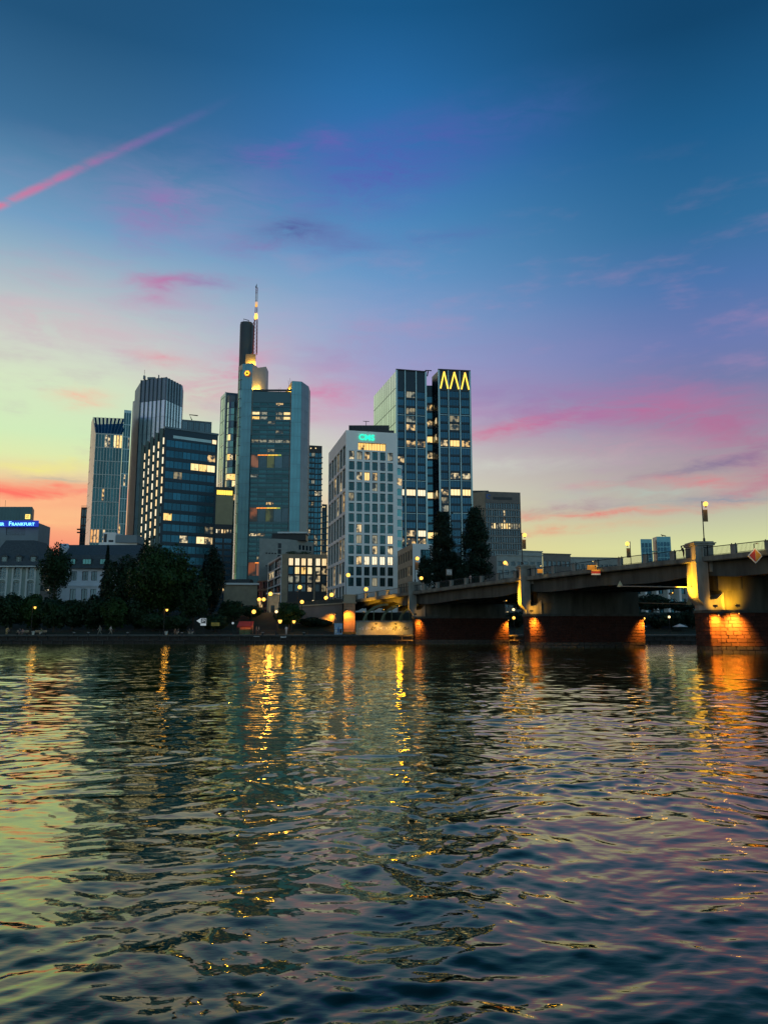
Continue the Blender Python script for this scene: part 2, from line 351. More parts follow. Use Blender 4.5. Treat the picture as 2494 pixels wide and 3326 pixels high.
# ---------------------------------------------------------------- the river
BANK = 146.0; QZ = 1.65; CITY = 6.5
def make_water():
    ys = [1.2]
    while ys[-1] < BANK + .4: ys.append(ys[-1] + max(.018, .0031 * (ys[-1] + .5)))
    ys = np.array(ys)
    t = np.arange(-.62, .6201, .0024); out = .62 * 1.10 ** np.arange(1, 33)
    t = np.concatenate([-out[::-1], t, out])
    Yg = np.repeat(ys[:, None], len(t), 1); Xg = (Yg + 5.0) * t[None, :]
    dx = np.gradient(Xg, axis=1); dy = np.gradient(Yg, axis=0); step = np.maximum(np.abs(dx), np.abs(dy))
    r = np.random.RandomState(11)
    # slow drift of the sampling point breaks up regular crests
    wx = .45 * np.sin(.9 * Xg + .5 * Yg) + .8 * np.sin(.31 * Xg - .23 * Yg + 2) + .25 * np.sin(1.9 * Yg + 1.3 * Xg)
    wy = .40 * np.sin(.7 * Xg - .8 * Yg + 1) + .9 * np.sin(.19 * Xg + .37 * Yg + 4) + .22 * np.sin(2.3 * Xg - .7 * Yg + 2)
    Xw, Yw = Xg + wx * .55, Yg + wy * .55
    gn = np.sin(.33 * Xg + .21 * Yg + 1) * np.sin(.29 * Yg - .17 * Xg + .5) + .6 * np.sin(.9 * Xg + .35 * Yw + 3) * np.sin(.8 * Yg - .4 * Xw) + .5 * np.sin(.07 * Xg + .05 * Yg)
    gust = np.clip(.88 + .45 * gn, .40, 1.6)
    Zg = np.zeros_like(Xg)
    for i in range(74):
        L = .22 * (4.2 / .22) ** (i / 73.0) * (1 + .12 * r.randn())
        a = R(90) + R(34) * r.randn()
        if i % 5 == 0: a = r.rand() * 2 * math.pi
        k = 2 * math.pi / L
        slope = .0105 * (.85 if L < .30 else 1.25 if L < .75 else 1.1 if L < 1.6 else .40)
        fade = np.clip((L / step - 2.6) / 2.5, 0, 1)
        ph = k * (math.cos(a) * Xw + math.sin(a) * Yw) + r.rand() * 6.283
        s = np.sin(ph)
        Zg += (slope / k) * (s - .30 * np.cos(2 * ph)) * fade * (gust if L < 1.8 else 1)
    edge = np.clip((BANK - Yg) / .5, 0, 1); Zg *= edge
    nr, nc = Xg.shape
    me = bpy.data.meshes.new('water')
    co = np.stack([Xg, Yg, Zg], -1).reshape(-1, 3).astype(np.float32)
    idx = np.arange(nr * nc).reshape(nr, nc)
    q = np.stack([idx[:-1, :-1], idx[:-1, 1:], idx[1:, 1:], idx[1:, :-1]], -1).reshape(-1, 4).astype(np.int32)
    me.vertices.add(len(co)); me.vertices.foreach_set('co', co.ravel())
    me.loops.add(q.size); me.loops.foreach_set('vertex_index', q.ravel())
    me.polygons.add(len(q)); me.polygons.foreach_set('loop_start', np.arange(0, q.size, 4, dtype=np.int32))
    me.polygons.foreach_set('use_smooth', np.ones(len(q), dtype=bool))
    me.update(calc_edges=True)
    m = bpy.data.materials.new('river_water'); m.use_nodes = True
    nt = m.node_tree; b = nt.nodes['Principled BSDF']; k = NB(nt)
    nt.nodes.remove(b)
    df = k.n('ShaderNodeBsdfDiffuse'); df.inputs[0].default_value = (.001, .007, .005, 1)
    gl = k.n('ShaderNodeBsdfGlossy'); gl.inputs['Color'].default_value = (.95, 1.0, .70, 1); gl.inputs['Roughness'].default_value = .025
    fr = k.n('ShaderNodeFresnel'); fr.inputs['IOR'].default_value = 1.34
    mx = k.n('ShaderNodeMixShader'); nt.links.new(k.m('MINIMUM', k.m('MULTIPLY_ADD', fr.outputs[0], 1.65, .015), .96), mx.inputs[0]); nt.links.new(df.outputs[0], mx.inputs[1]); nt.links.new(gl.outputs[0], mx.inputs[2])
    nt.links.new(mx.outputs[0], nt.nodes['Material Output'].inputs[0])
    geo = k.n('ShaderNodeNewGeometry'); mp = k.n('ShaderNodeMapping'); mp.inputs['Scale'].default_value = (.55, 1.25, 1.0)
    nt.links.new(geo.outputs['Position'], mp.inputs[0])
    sp = k.n('ShaderNodeSeparateXYZ'); nt.links.new(geo.outputs['Position'], sp.inputs[0])
    far = k.mr(sp.outputs[1], 24, 110, 0.04, 1.0)
    f1 = k.noise(mp.outputs[0], 1.1, 4, .55, .3); f2 = k.noise(mp.outputs[0], 4.5, 3, .55)
    h = k.m('ADD', k.m('MULTIPLY', k.m('MULTIPLY', f1, .36), far), k.m('MULTIPLY', f2, .014))
    bn = k.n('ShaderNodeBump'); bn.inputs['Strength'].default_value = 1.0; bn.inputs['Distance'].default_value = .30
    nt.links.new(h, bn.inputs['Height']); [nt.links.new(bn.outputs[0], q.inputs['Normal']) for q in (df, gl, fr)]
    me.materials.append(m)
    return tag(link('water', me), kind='structure')
make_water()

# ---------------------------------------------------------------- ground and far quay
g = MB()
ROWS = [(BANK + .75, QZ - .004), (158, QZ), (164, 2.6), (177, CITY), (420, CITY), (7000, CITY)]
for (y0, z0), (y1, z1) in zip(ROWS, ROWS[1:]):
    n = 40 if y1 < 500 else 1
    for i in range(n):
        xa, xb = -4000 + 8000 * i / n, -4000 + 8000 * (i + 1) / n
        g.quad((xa, y0, z0), (xb, y0, z0), (xb, y1, z1), (xa, y1, z1))
tag(g.build('ground', earth), kind='structure')
def gz(y):   # height of the bank
    for (y0, z0), (y1, z1) in zip(ROWS, ROWS[1:]):
        if y0 <= y <= y1: return z0 + (z1 - z0) * (y - y0) / (y1 - y0)
    return CITY
g = MB(); g.quad((-600, BANK + .8, QZ + .004), (600, BANK + .8, QZ + .004), (600, 155.5, QZ + .006), (-600, 155.5, QZ + .006))
tag(g.build('quay_path', paving), kind='structure')
g = MB(); g.box(-600, 600, -60, 1.0, -3, 1.30)
tag(g.build('near_quay', quay_stone), kind='structure')

qw = thing('quay_wall', 'low dark stone quay wall along the far river bank', 'wall', (0, BANK + .5, 0))
g = MB(); g.box(-1800, 1800, 0, .3, -3, QZ - .05); g.build('wall_core', mortar, qw)
qm = [MB() for _ in range(3)]
for i, q in enumerate(qm):
    ww = 1.86; d = .02 * i
    q.add([(0, -.24 - d, 0), (ww, -.24 - d, 0), (ww, 0, 0), (0, 0, 0), (.05, -.30 - d, .05), (ww - .05, -.30 - d, .05), (ww - .05, -.30 - d, .60), (.05, -.30 - d, .60),
           (0, -.24 - d, .66), (ww, -.24 - d, .66), (ww, 0, .66), (0, 0, .66)],
          [(0, 1, 5, 4), (1, 9, 6, 5), (9, 8, 7, 6), (8, 0, 4, 7), (8, 9, 10, 11), (0, 8, 11, 3), (1, 2, 10, 9), (0, 3, 2, 1)])
qms = [q.mesh('quay_block', quay_stone) for q in qm]
for row in range(2):
    for i in range(88):
        link('quay_block', qms[rng.randrange(3)], qw, (-83 + i * 1.9 + (.95 if row else 0), 0, .02 + row * .70 - .02))
g = MB(); g.box(0, 1.88, -.42, .45, 0, .22); cm = g.mesh('coping_stone', concrete_dk)
for i in range(88): link('coping_stone', cm, qw, (-83 + i * 1.9, 0, QZ - .21 + rng.uniform(-.008, .008)))
g = MB(); g.box(-1800, -83.1, -.40, .45, QZ - .22, QZ); g.box(84.3, 1800, -.40, .45, QZ - .22, QZ); g.build('coping', concrete_dk, qw)

# railing at the back of the path
pr = thing('path_railing', 'low dark metal railing behind the riverside path', 'railing', (0, 156.6, QZ))
g = MB(); g.tube([(-84, 0, 1.0), (84, 0, 1.0)], .03, 5); g.tube([(-84, 0, .5), (84, 0, .5)], .025, 5); g.build('rail', black_metal, pr)
g = MB(); g.box(-.04, .04, -.04, .04, 0, 1.03); pm = g.mesh('post', black_metal)
for i in range(57): link('post', pm, pr, (-84 + i * 3, 0, 0))
# ---------------------------------------------------------------- the bridge
PY = [92.0, 118.5, 145.0]                     # river fronts of the piers
SK = .619
def XL(y): return 38.4 - (y - 92.0) * SK      # west edge of the deck
WID = 17.0
_zy = [-20, 20, 65, 92, 118.5, 145, 167, 185]
_zz = [10.6, 11.3, 11.75, Zp(1812, 92), Zp(1872, 118.5), Zp(1917, 145), Zp(1956, 167), 7.9]
_cz = np.polyfit(_zy[1:], _zz[1:], 4)
def ZD(y): return float(np.polyval(_cz, y)) if y > 20 else float(np.polyval(_cz, 20)) - (20 - y) * .01
bridge = thing('road_bridge', 'long concrete road bridge on red stone piers crossing the river', 'bridge', (XL(145), 145, 0))
BO = Vector((XL(145), 145, 0))
YS = [-12 + i * 2.0 for i in range(int((181 + 12) / 2) + 1)]
def sweep(prof, mb, ys, m=0, side=0):
    """prof: closed list of (dx, dz) from the west deck edge (side 0) or east edge mirrored (side 1)"""
    n = len(prof); vs = []
    for y in ys:
        for dx, dz in prof:
            dzz = dz(y) if callable(dz) else dz
            x = XL(y) + (dx if side == 0 else WID - dx)
            vs.append((x - BO.x, y - BO.y, ZD(y) + dzz))
    fs = []
    for i in range(len(ys) - 1):
        for k in range(n):
            f = (i * n + k, i * n + (k + 1) % n, (i + 1) * n + (k + 1) % n, (i + 1) * n + k)
            fs.append(f if side else f[::-1])
    fs += [tuple(range(n)), tuple((len(ys) - 1) * n + k for k in reversed(range(n)))]
    mb.add(vs, fs, m)
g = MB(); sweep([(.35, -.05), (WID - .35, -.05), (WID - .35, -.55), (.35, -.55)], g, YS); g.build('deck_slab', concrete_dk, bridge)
g = MB(); sweep([(3.0, -.02), (WID - 3.0, -.02), (WID - 3.0, -.048), (3.0, -.048)], g, YS); g.build('roadway', asphalt, bridge)
for side in (0, 1):
    g = MB(); sweep([(0, .0), (.5, .0), (.5, .10), (2.95, .10), (2.95, -.046), (.34, -.046), (.34, -.55), (.12, -.62), (0, -.50)], g, YS, 0, side)
    g.build('deck_edge', mat('weathered_fascia', (.15, .155, .13), .85, 0, .5, .8, .15, .5, 0, 0, (1, 1, .22)), bridge)
def nearest_pier(y): return min(abs(y - (p + 2.5)) for p in PY + [65.5, 38.5, 168])
def belly(y):
    d = nearest_pier(y)
    if y > 150: 
        t = (y - 150) / 16.0                   # arched end span over the quay
        return -1.0 - 1.1 * max(0, abs(2 * t - 1.0)) ** 2.2 if y < 167 else -2.1
    return -2.05 - .55 * min(1, d / 4.5) + .0016 * d * d
YG = [y for y in YS if y <= 168]
for j, off in enumerate((1.3, 4.8, 8.3, 11.8, 15.1)):
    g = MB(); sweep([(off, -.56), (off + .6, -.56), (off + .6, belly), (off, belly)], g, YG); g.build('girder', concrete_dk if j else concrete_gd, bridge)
# railing, one panel to a bay, concrete posts between
def along(y0, dist):  # y after walking dist along the bridge
    return y0 + dist / math.hypot(1, SK)
yb = 14.0; BAY = 4.2; bays = []
while yb < 178: bays.append(yb); yb = along(yb, BAY)
pg = MB(); pg.box(-.24, .24, -.28, .28, 0, .98); pg.box(-.28, .28, -.32, .32, .98, 1.06)
post_me = pg.mesh('railing_post', concrete)
ang = math.atan2(1, -SK) - math.pi / 2
for side in (0, 1):
    off = .30 if side == 0 else WID - .30
    for a, b in zip(bays, bays[1:]):
        if any(p - 1.6 < a + 0.2 < p + 3.6 for p in PY) and side == 0: pass
        link('railing_post', post_me, bridge, (XL(a) + off - BO.x, a - BO.y, ZD(a)), ang)
        g = MB(); A = Vector((XL(a) + off, a, ZD(a))) - BO; B = Vector((XL(b) + off, b, ZD(b))) - BO
        for hz, rr in ((1.10, .05), (.14, .03)): g.tube([A + Vector((0, 0, hz)), B + Vector((0, 0, hz))], rr, 5)
        nb = 26
        for i in range(1, nb):
            p = A.lerp(B, i / nb); g.box(p.x - .012, p.x + .012, p.y - .012, p.y + .012, p.z + .14, p.z + 1.10)
        for q in (.06, .94):
            p = A.lerp(B, q); g.box(p.x - .05, p.x + .05, p.y - .05, p.y + .05, p.z, p.z + 1.25)
        g.build('railing_panel', black_metal, bridge)

# piers: stone base with separate blocks, ledge, concrete wall and the pylon at the west end
MTOP = 4.75
stone_m = []; wet_m = []
for i in range(4):
    q = MB(); d = .015 * i; ww, hh = 1.0, .43
    q.add([(0, 0, 0), (ww, 0, 0), (ww, 0, hh), (0, 0, hh), (.035, -.07 - d, .035), (ww - .035, -.07 - d, .03), (ww - .03, -.07 - d, hh - .035), (.03, -.06 - d, hh - .03)],
          [(0, 1, 5, 4), (1, 2, 6, 5), (2, 3, 7, 6), (3, 0, 4, 7), (4, 5, 6, 7)])
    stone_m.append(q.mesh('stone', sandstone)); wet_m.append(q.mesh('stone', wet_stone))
piers = []
def make_pier(py, lbl, single):
    x0 = XL(py); L = WID + .6; T = 5.2
    O = Vector((x0, py, 0))
    pts = [(0, 1.3), (.35, .35), (1.3, 0), (L, 0), (L, T), (1.3, T), (.35, T - .35), (0, T - 1.3)]
    pts = pts[::1]
    poly = [(p[0], p[1]) for p in [pts[0], pts[1], pts[2], pts[3], pts[4], pts[5], pts[6], pts[7]]]
    c = MB(); c.prism(poly, -3, MTOP, 0)
    pier = c.build('pier', mortar, bridge, O - BO); pier['label'] = lbl
    # stones along the three visible runs, bottom course at the water
    runs = [((0, T - 1.3), (0, 1.3)), ((0, 1.3), (.35, .35)), ((.35, .35), (1.3, 0)), ((1.3, 0), (L, 0))]
    joined = MB()
    for row in range(11):
        z = -.05 + row * .437
        for a, b in runs:
            a, b = Vector(a), Vector(b); ln = (b - a).length; d = (b - a) / ln; an = math.atan2(d.y, d.x)
            s = 0.0; first = True
            while s < ln - .05:
                wd = min(ln - s, rng.uniform(.75, 1.35) * (.5 if first and row % 2 else 1)); first = False
                if ln - s - wd < .3: wd = ln - s
                me = stone_m[rng.randrange(4)]; p = a + d * s
                wet = row < 2
                if single:
                    o = link('stone', me, pier, (p.x, p.y, z), an); o.scale = (wd - .02, 1, 1)
                    if wet: o.data = wet_m[rng.randrange(4)]
                else:
                    M = Matrix.Translation((p.x, p.y, z)) @ Matrix.Rotation(an, 4, 'Z') @ Matrix.Diagonal((wd - .02, 1, 1, 1))
                    joined.add([M @ v.co for v in me.vertices], [tuple(f.vertices) for f in me.polygons], 1 if wet else 0)
                s += wd
    if not single: tag(joined.build('stone_courses', [sandstone, wet_stone], pier), kind='stuff')
    c = MB(); k = .28
    big = [(-k, 1.2), (.2, .15), (1.2, -k), (L + k, -k), (L + k, T + k), (1.2, T + k), (.2, T - .15), (-k, T - 1.2)]
    c.prism(big, MTOP + .002, MTOP + .34); c.build('ledge', concrete_dk, pier)
    c = MB(); zt = ZD(py + 2) - 2.1
    c.prism([(1.9, .8), (L - .4, .8), (L - .4, 3.8), (1.9, 3.8)], MTOP + .342, zt)
    c.prism([(1.6, .55), (4.4, .55), (4.4, 4.05), (1.6, 4.05)], zt - 1.9, ZD(py + 2) - .57)
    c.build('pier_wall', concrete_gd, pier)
    # pylon: twin pilasters with a recess, waist band, cap, corbel at the foot
    zt = ZD(py + 1.5) + 1.75; zb = MTOP + 1.9
    c = MB()
    c.box(-.95, .45, .35, .80, zb, zt - .35); c.box(-.95, .45, 3.0, 3.45, zb, zt - .35)
    c.box(-.95, -.12, .805, 2.995, zb, zt - .35); c.box(-.10, .43, .82, 2.98, zb, zt - .35)
    c.box(.46, .62, .95, 2.8, zb + .4, zt - .35); c.box(.64, 1.25, .42, 3.40, zb + 3.0, zt - .35)
    c.build('pylon', concrete, pier)
    c = MB(); c.box(-1.10, 1.40, .22, 3.58, zt - .34, zt - .12); c.prism([(-1.22, .10), (1.52, .10), (1.52, 3.70), (-1.22, 3.70)], zt - .118, zt); c.box(-1.0, 1.3, .35, 3.45, zt + .002, zt + .16)
    c.box(-1.02, .47, .29, 3.50, zt - 2.35, zt - 2.18); c.build('pylon_cap', concrete, pier)
    c = MB()
    c.poly([(-.95, .36, zb), (-.95, .36, zb - .1), (-.2, .36, zb - 1.0), (-.2, .36, MTOP + .345), (2.1, .36, MTOP + .345), (2.1, .36, zb + .55), (1.3, .36, zb - .25), (.46, .36, zb - .35), (.46, .36, zb)][::-1])
    c.poly([(-.95, 3.4, zb), (-.95, 3.4, zb - .1), (-.2, 3.4, zb - 1.0), (-.2, 3.4, MTOP + .345), (2.1, 3.4, MTOP + .345), (2.1, 3.4, zb + .55), (1.3, 3.4, zb - .25), (.46, 3.4, zb - .35), (.46, 3.4, zb)])
    pr_ = [(-.95, zb), (-.95, zb - .1), (-.2, zb - 1.0), (-.2, MTOP + .345), (2.1, MTOP + .345), (2.1, zb + .55), (1.3, zb - .25), (.46, zb - .35), (.46, zb)]
    for (xa, za), (xb, zb2) in zip(pr_, pr_[1:] + pr_[:1]): c.quad((xa, .36, za), (xb, .36, zb2), (xb, 3.4, zb2), (xa, 3.4, za))
    c.build('corbel', concrete, pier)
    return O
O1 = make_pier(PY[0], 'red stone pier with floodlit pylon at the right edge', True)
O2 = make_pier(PY[1], 'dark red stone pier between the other two', False)
O3 = make_pier(PY[2], 'dark red stone pier standing against the far quay', False)
O4 = make_pier(65.5, 'red stone pier nearest the camera side', False)

# floodlights fixed to the piers
SOD = (1.0, .36, .025); AMB = (1.0, .43, .015)
hm = MB(); hm.box(-.22, .22, -.14, .14, -.10, .12); hm.box(-.05, .05, -.04, .04, -.26, -.10); hm.box(-.24, .24, -.16, -.14, -.12, .14)
house_me = hm.mesh('housing', black_metal)
def flood(loc, target, energy, color, label, angle=80, blend=.6):
    t = thing('floodlight', label, 'floodlight', loc, 'floodlights on the bridge')
    link('housing', house_me, t)
    d = (Vector(target) - Vector(loc)).normalized() * .3
    lens = MB(); lens.ball((d.x, d.y, d.z), .07, 8, 5); lens.build('lens', lamp_glow, t)
    spot_light(d * 1.5, (Vector(target) - Vector(loc)), energy, color, angle, blend, t)
for O, nm, e in ((O1, 'nearest pylon at right', 1.0), (O2, 'middle pylon', .85), (O3, 'pylon by the far quay', .6)):
    zt = ZD(O.y) 
    flood(O + Vector((-2.9, 3.9, MTOP + 2.4)), O + Vector((-.95, 1.4, zt - 2.9)), (6500 * e if O is not O3 else 900), AMB, 'small floodlight shining up the river face of the ' + nm, 92)
    if O is O1: flood(O + Vector((2.9, -1.3, MTOP + .8)), O + Vector((2.7, .8, MTOP + 1.6)), 1900, AMB, 'small floodlight on the ledge beside the ' + nm, 125, 1.0)
    flood(O + Vector((.2, -1.5, MTOP + .75)), O + Vector((1.0, .36, MTOP + 1.2)), 420 * e if O is not O3 else 60, AMB, 'small floodlight on the stone foot of the ' + nm, 80)
    flood(O + Vector((.9, -1.0, MTOP - .1)), O + Vector((.6, .3, 3.2)), 9000 * e, SOD, 'small floodlight shining down the red stone below the ' + nm, 100, .9)
flood(O1 + Vector((3.0, -1.6, MTOP + .1)), O1 + Vector((2.8, 0, 2.9)), 12000, (1, .44, .04), 'second floodlight shining down the nearest red stone pier', 105, .9)
for O, nm in ((O2, 'middle pier'), (O3, 'pier by the far quay')):
    flood(O + Vector((WID + .5, -1.0, MTOP - .1)), O + Vector((WID + .3, 0, 2.8)), 8000, SOD, 'small floodlight at the far end of the ' + nm, 80, .9)
for i, yy in enumerate((150.5, 157.0)):
    flood(Vector((XL(yy) - 2.4, yy, ZD(yy) - 3.2)), Vector((XL(yy + 2) + .9, yy + 2, ZD(yy + 2) - .9)), 1900, AMB, ('right' if i == 0 else 'left') + ' one of two floodlights on the yellow end span', 96)

# abutment on the far bank, arches, painted wall
AB = 161.0
ab = thing('bridge_abutment', 'orange-lit square masonry abutment carrying the far end of the bridge', 'abutment', (XL(AB), AB, QZ))
ax = lambda px, D: P(px, 2040, D).x - XL(AB)
def stone_tower(x0, x1, y0, y1, z0, z1, parent):
    c = MB(); c.box(x0 + .1, x1 - .1, y0 + .1, y1, z0, z1); c.build('core', mortar, parent)
    nrow = int((z1 - z0) / .62); hh = (z1 - z0) / nrow
    for r_ in range(nrow):
        n = max(2, int((x1 - x0) / 1.1)); 
        cuts = [x0] + [x0 + (x1 - x0) * (i + (.5 if r_ % 2 else 0)) / n for i in range(1, n)] + [x1]
        for a, b in zip(cuts, cuts[1:]):
            c = MB(); c.box(a + .01, b - .01, y0 - rng.uniform(0, .03), y0 + .1, z0 + r_ * hh + .01, z0 + (r_ + 1) * hh - .01); c.build('stone', sandstone2, parent)
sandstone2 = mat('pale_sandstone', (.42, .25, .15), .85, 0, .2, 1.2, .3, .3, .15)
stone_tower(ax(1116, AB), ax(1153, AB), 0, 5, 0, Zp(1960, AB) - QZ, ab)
g = MB(); zt = Zp(1960, AB) - QZ
g.box(ax(1112, AB), ax(1157, AB), -.25, 5.2, zt + .002, zt + .35); g.box(ax(1116, AB), ax(1153, AB), 0, 5, zt + .352, zt + 1.6)
g.box(ax(1113, AB), ax(1156, AB), -.15, 5.1, zt + 1.602, zt + 1.85); g.build('parapet_pillar', beige_stone, ab)
flood(Vector((XL(AB) + ax(1125, AB), AB - 1.6, QZ + 5.0)), Vector((XL(AB) + ax(1132, AB), AB, QZ + 3.0)), 1500, SOD, 'small floodlight on the orange-lit abutment', 110)
# wall of the underpass with graffiti
uw = thing('underpass_wall', 'yellow-lit wall with graffiti under the end of the bridge', 'wall', (0, 153.5, QZ))
x0, x1 = P(1156, 2040, 153.5).x, P(1342, 2040, 153.5).x; zh = Zp(2016, 153.5) - QZ
wall_y = mat('lime_washed_wall', (.45, .42, .30), .85, 0, .25, .8, .15)
g = MB(); g.box(x0, x1, 0, .5, 0, zh - .28); g.build('wall', wall_y, uw)
g = MB(); g.box(x0 - .1, x1 + .1, -.22, .7, zh - .278, zh); g.build('wall_coping', concrete, uw)
paints = [mat('graffiti_white', (.75, .75, .72), .6), mat('graffiti_black', (.03, .03, .03), .6), mat('graffiti_blue', (.08, .22, .5), .6)]
for i in range(9):
    g = MB(); cxx = x0 + 1.2 + i * (x1 - x0 - 2) / 8.6; pts = []
    r1, r2, ph = rng.uniform(.25, .5), rng.uniform(.18, .36), rng.random() * 6
    for k in range(26):
        t = k / 25 * 6.28 * rng.choice((1.0, 1.0, 1.02)); pts.append((cxx + r1 * math.cos(t + ph) + .25 * math.sin(2 * t), -.016, zh * .45 + r2 * math.sin(t * 2 + ph) + .15 * math.cos(3 * t)))
    for a, b in zip(pts, pts[1:]):
        d = (Vector(b) - Vector(a)); nrm = Vector((-d.z, 0, d.x)).normalized() * .05
        g.quad(Vector(a) - nrm, Vector(b) - nrm, Vector(b) + nrm, Vector(a) + nrm)
    g.build('graffiti', paints[(0, 0, 1, 0, 0, 0, 1, 0, 1)[i]], uw)
flood(Vector((x0 + 4, 151.5, QZ + 2.1)), Vector((x0 + 4, 153.5, QZ + .6)), 260, (1, .45, .05), 'small floodlight on the left half of the graffiti wall', 140)
flood(Vector((x1 - 3.5, 151.5, QZ + 2.1)), Vector((x1 - 3.5, 153.5, QZ + .6)), 330, (1, .50, .05), 'small floodlight on the right half of the graffiti wall', 140)
# steel arch ribs behind the wall
for i in range(4):
    t = thing('arch_rib', ['leftmost', 'second', 'third', 'rightmost'][i] + ' curved steel arch rib above the graffiti wall', 'arch', (x0 + 1.2 + i * 3.6, 156.5, QZ + zh - .4), 'arch ribs under the bridge end')
    g = MB(); prev = None
    for k in range(15):
        a = math.pi * .5 * k / 14; q = [(5.2 - 5.2 * math.cos(a), 0, 3.9 * math.sin(a)), (5.2 - 4.75 * math.cos(a), 0, 3.45 * math.sin(a))]
        if prev: 
            g.quad(prev[0], q[0], q[1], prev[1]); g.quad(*[(p[0], .35, p[2]) for p in (prev[1], q[1], q[0], prev[0])])
            g.quad(prev[0], (prev[0][0], .35, prev[0][2]), (q[0][0], .35, q[0][2]), q[0]); g.quad(prev[1], q[1], (q[1][0], .35, q[1][2]), (prev[1][0], .35, prev[1][2]))
        prev = q
    g.build('rib', mat('green_painted_steel', (.10, .14, .09), .5, .2, .2), t)
    g = MB(); g.box(.75, .9, .1, .25, 0, 2.6); g.box(2.2, 2.35, .1, .25, 0, 3.35); g.build('strut', mat('green_painted_steel', (.22, .28, .20)), t)
# street ramp wall running left from the bridge head
rw = thing('ramp_wall', 'dark stone retaining wall with parapet left of the bridge head', 'wall', (0, 168, QZ))
xa, xb = P(905, 2000, 168).x, P(1112, 2000, 168).x; zt0, zt1 = Zp(1975, 168) - QZ, Zp(1962, 168) - QZ
g = MB(); g.prism([(xa, 0), (xb, 0), (xb, 9), (xa, 9)], 0, [zt0, zt1, zt1, zt0]); g.build('wall', brown_stone, rw)
g = MB(); g.prism([(xa, -.3), (xb, -.3), (xb, .2), (xa, .2)], [zt0 + .01, zt1 + .01, zt1 + .01, zt0 + .01], [zt0 + .3, zt1 + .3, zt1 + .3, zt0 + .3]); g.build('cornice', beige_stone, rw)
n = 8
for i in range(n):
    a, b = xa + (xb - xa) * i / n, xa + (xb - xa) * (i + 1) / n; za, zb_ = zt0 + (zt1 - zt0) * i / n, zt0 + (zt1 - zt0) * (i + 1) / n
    g = MB(); g.prism([(a + .35, -.12), (b - .02, -.12), (b - .02, .08), (a + .35, .08)], [za + .31, zb_ + .31, zb_ + .31, za + .31], [za + 1.15, zb_ + 1.15, zb_ + 1.15, za + 1.15]); g.build('parapet_panel', concrete_dk, rw)
    g = MB(); g.box(a, a + .33, -.2, .15, za + .31, za + 1.35); g.build('parapet_post', concrete_dk, rw)
g = MB()
for k in range(13):
    t0, t1 = math.pi * k / 13, math.pi * (k + 1) / 13
    cxx = P(1045, 2010, 168).x
    g.quad((cxx - 2.4 * math.cos(t0), -.06, 1.2 + 2.4 * math.sin(t0)), (cxx - 2.4 * math.cos(t1), -.06, 1.2 + 2.4 * math.sin(t1)), (cxx - 2.0 * math.cos(t1), -.06, 1.2 + 2.0 * math.sin(t1)), (cxx - 2.0 * math.cos(t0), -.06, 1.2 + 2.0 * math.sin(t0)))
g.build('arch_ring', beige_stone, rw)
cp = P(1074, 2008, 168)
flood(cp + Vector((1.2, -1.2, 1.0)), cp, 1800, SOD, 'small floodlight on the dark ramp wall left of the abutment', 60, .4)
g = MB(); b0 = P(1086, 2040, 158).x; b1 = P(1112, 2040, 158).x
mural = thing('painted_box', 'blue and white graffiti covered box beside the abutment', 'utility box', (b0, 158, QZ))
g.box(0, b1 - b0, 0, 1.0, 0, Zp(2024, 158) - QZ); g.build('housing', mat('pale_blue_paint', (.3, .45, .6), .6, 0, .5, 2.0), mural)
for i in range(3):
    g = MB(); g.box(.15 + i * .5, .5 + i * .5, -.012, 0, .3 + .3 * (i % 2), 1.1 + .35 * (i % 2)); g.build('graffiti', paints[(0, 2, 1)[i]], mural)
# stone lamp of the near pylon etc. are in the street furniture
# ---------------------------------------------------------------- building helpers
_wm = {}
def win_mesh(w, h, pane, frame, mul=1, tr=0, fr=.10, deep=.12):
    key = (round(w, 2), round(h, 2), pane.name, frame.name, mul, tr, fr)
    if key in _wm: return _wm[key]
    g = MB()
    g.quad((0, 0, 0), (w, 0, 0), (w, 0, h), (0, 0, h), 1)
    e = -deep
    for a, b, c, d in ((0, fr, 0, h), (w - fr, w, 0, h), (fr, w - fr, 0, fr), (fr, w - fr, h - fr, h)): g.box(a, b, e, .0, c, d, 0)
    for i in range(1, mul + 1):
        x = w * i / (mul + 1); g.box(x - fr * .4, x + fr * .4, e * .8, 0, fr, h - fr, 0)
    for i in range(1, tr + 1):
        z = h * i / (tr + 1); g.box(fr, w - fr, e * .7, 0, z - fr * .35, z + fr * .35, 0)
    me = g.mesh('window', [frame, pane]); _wm[key] = me
    return me
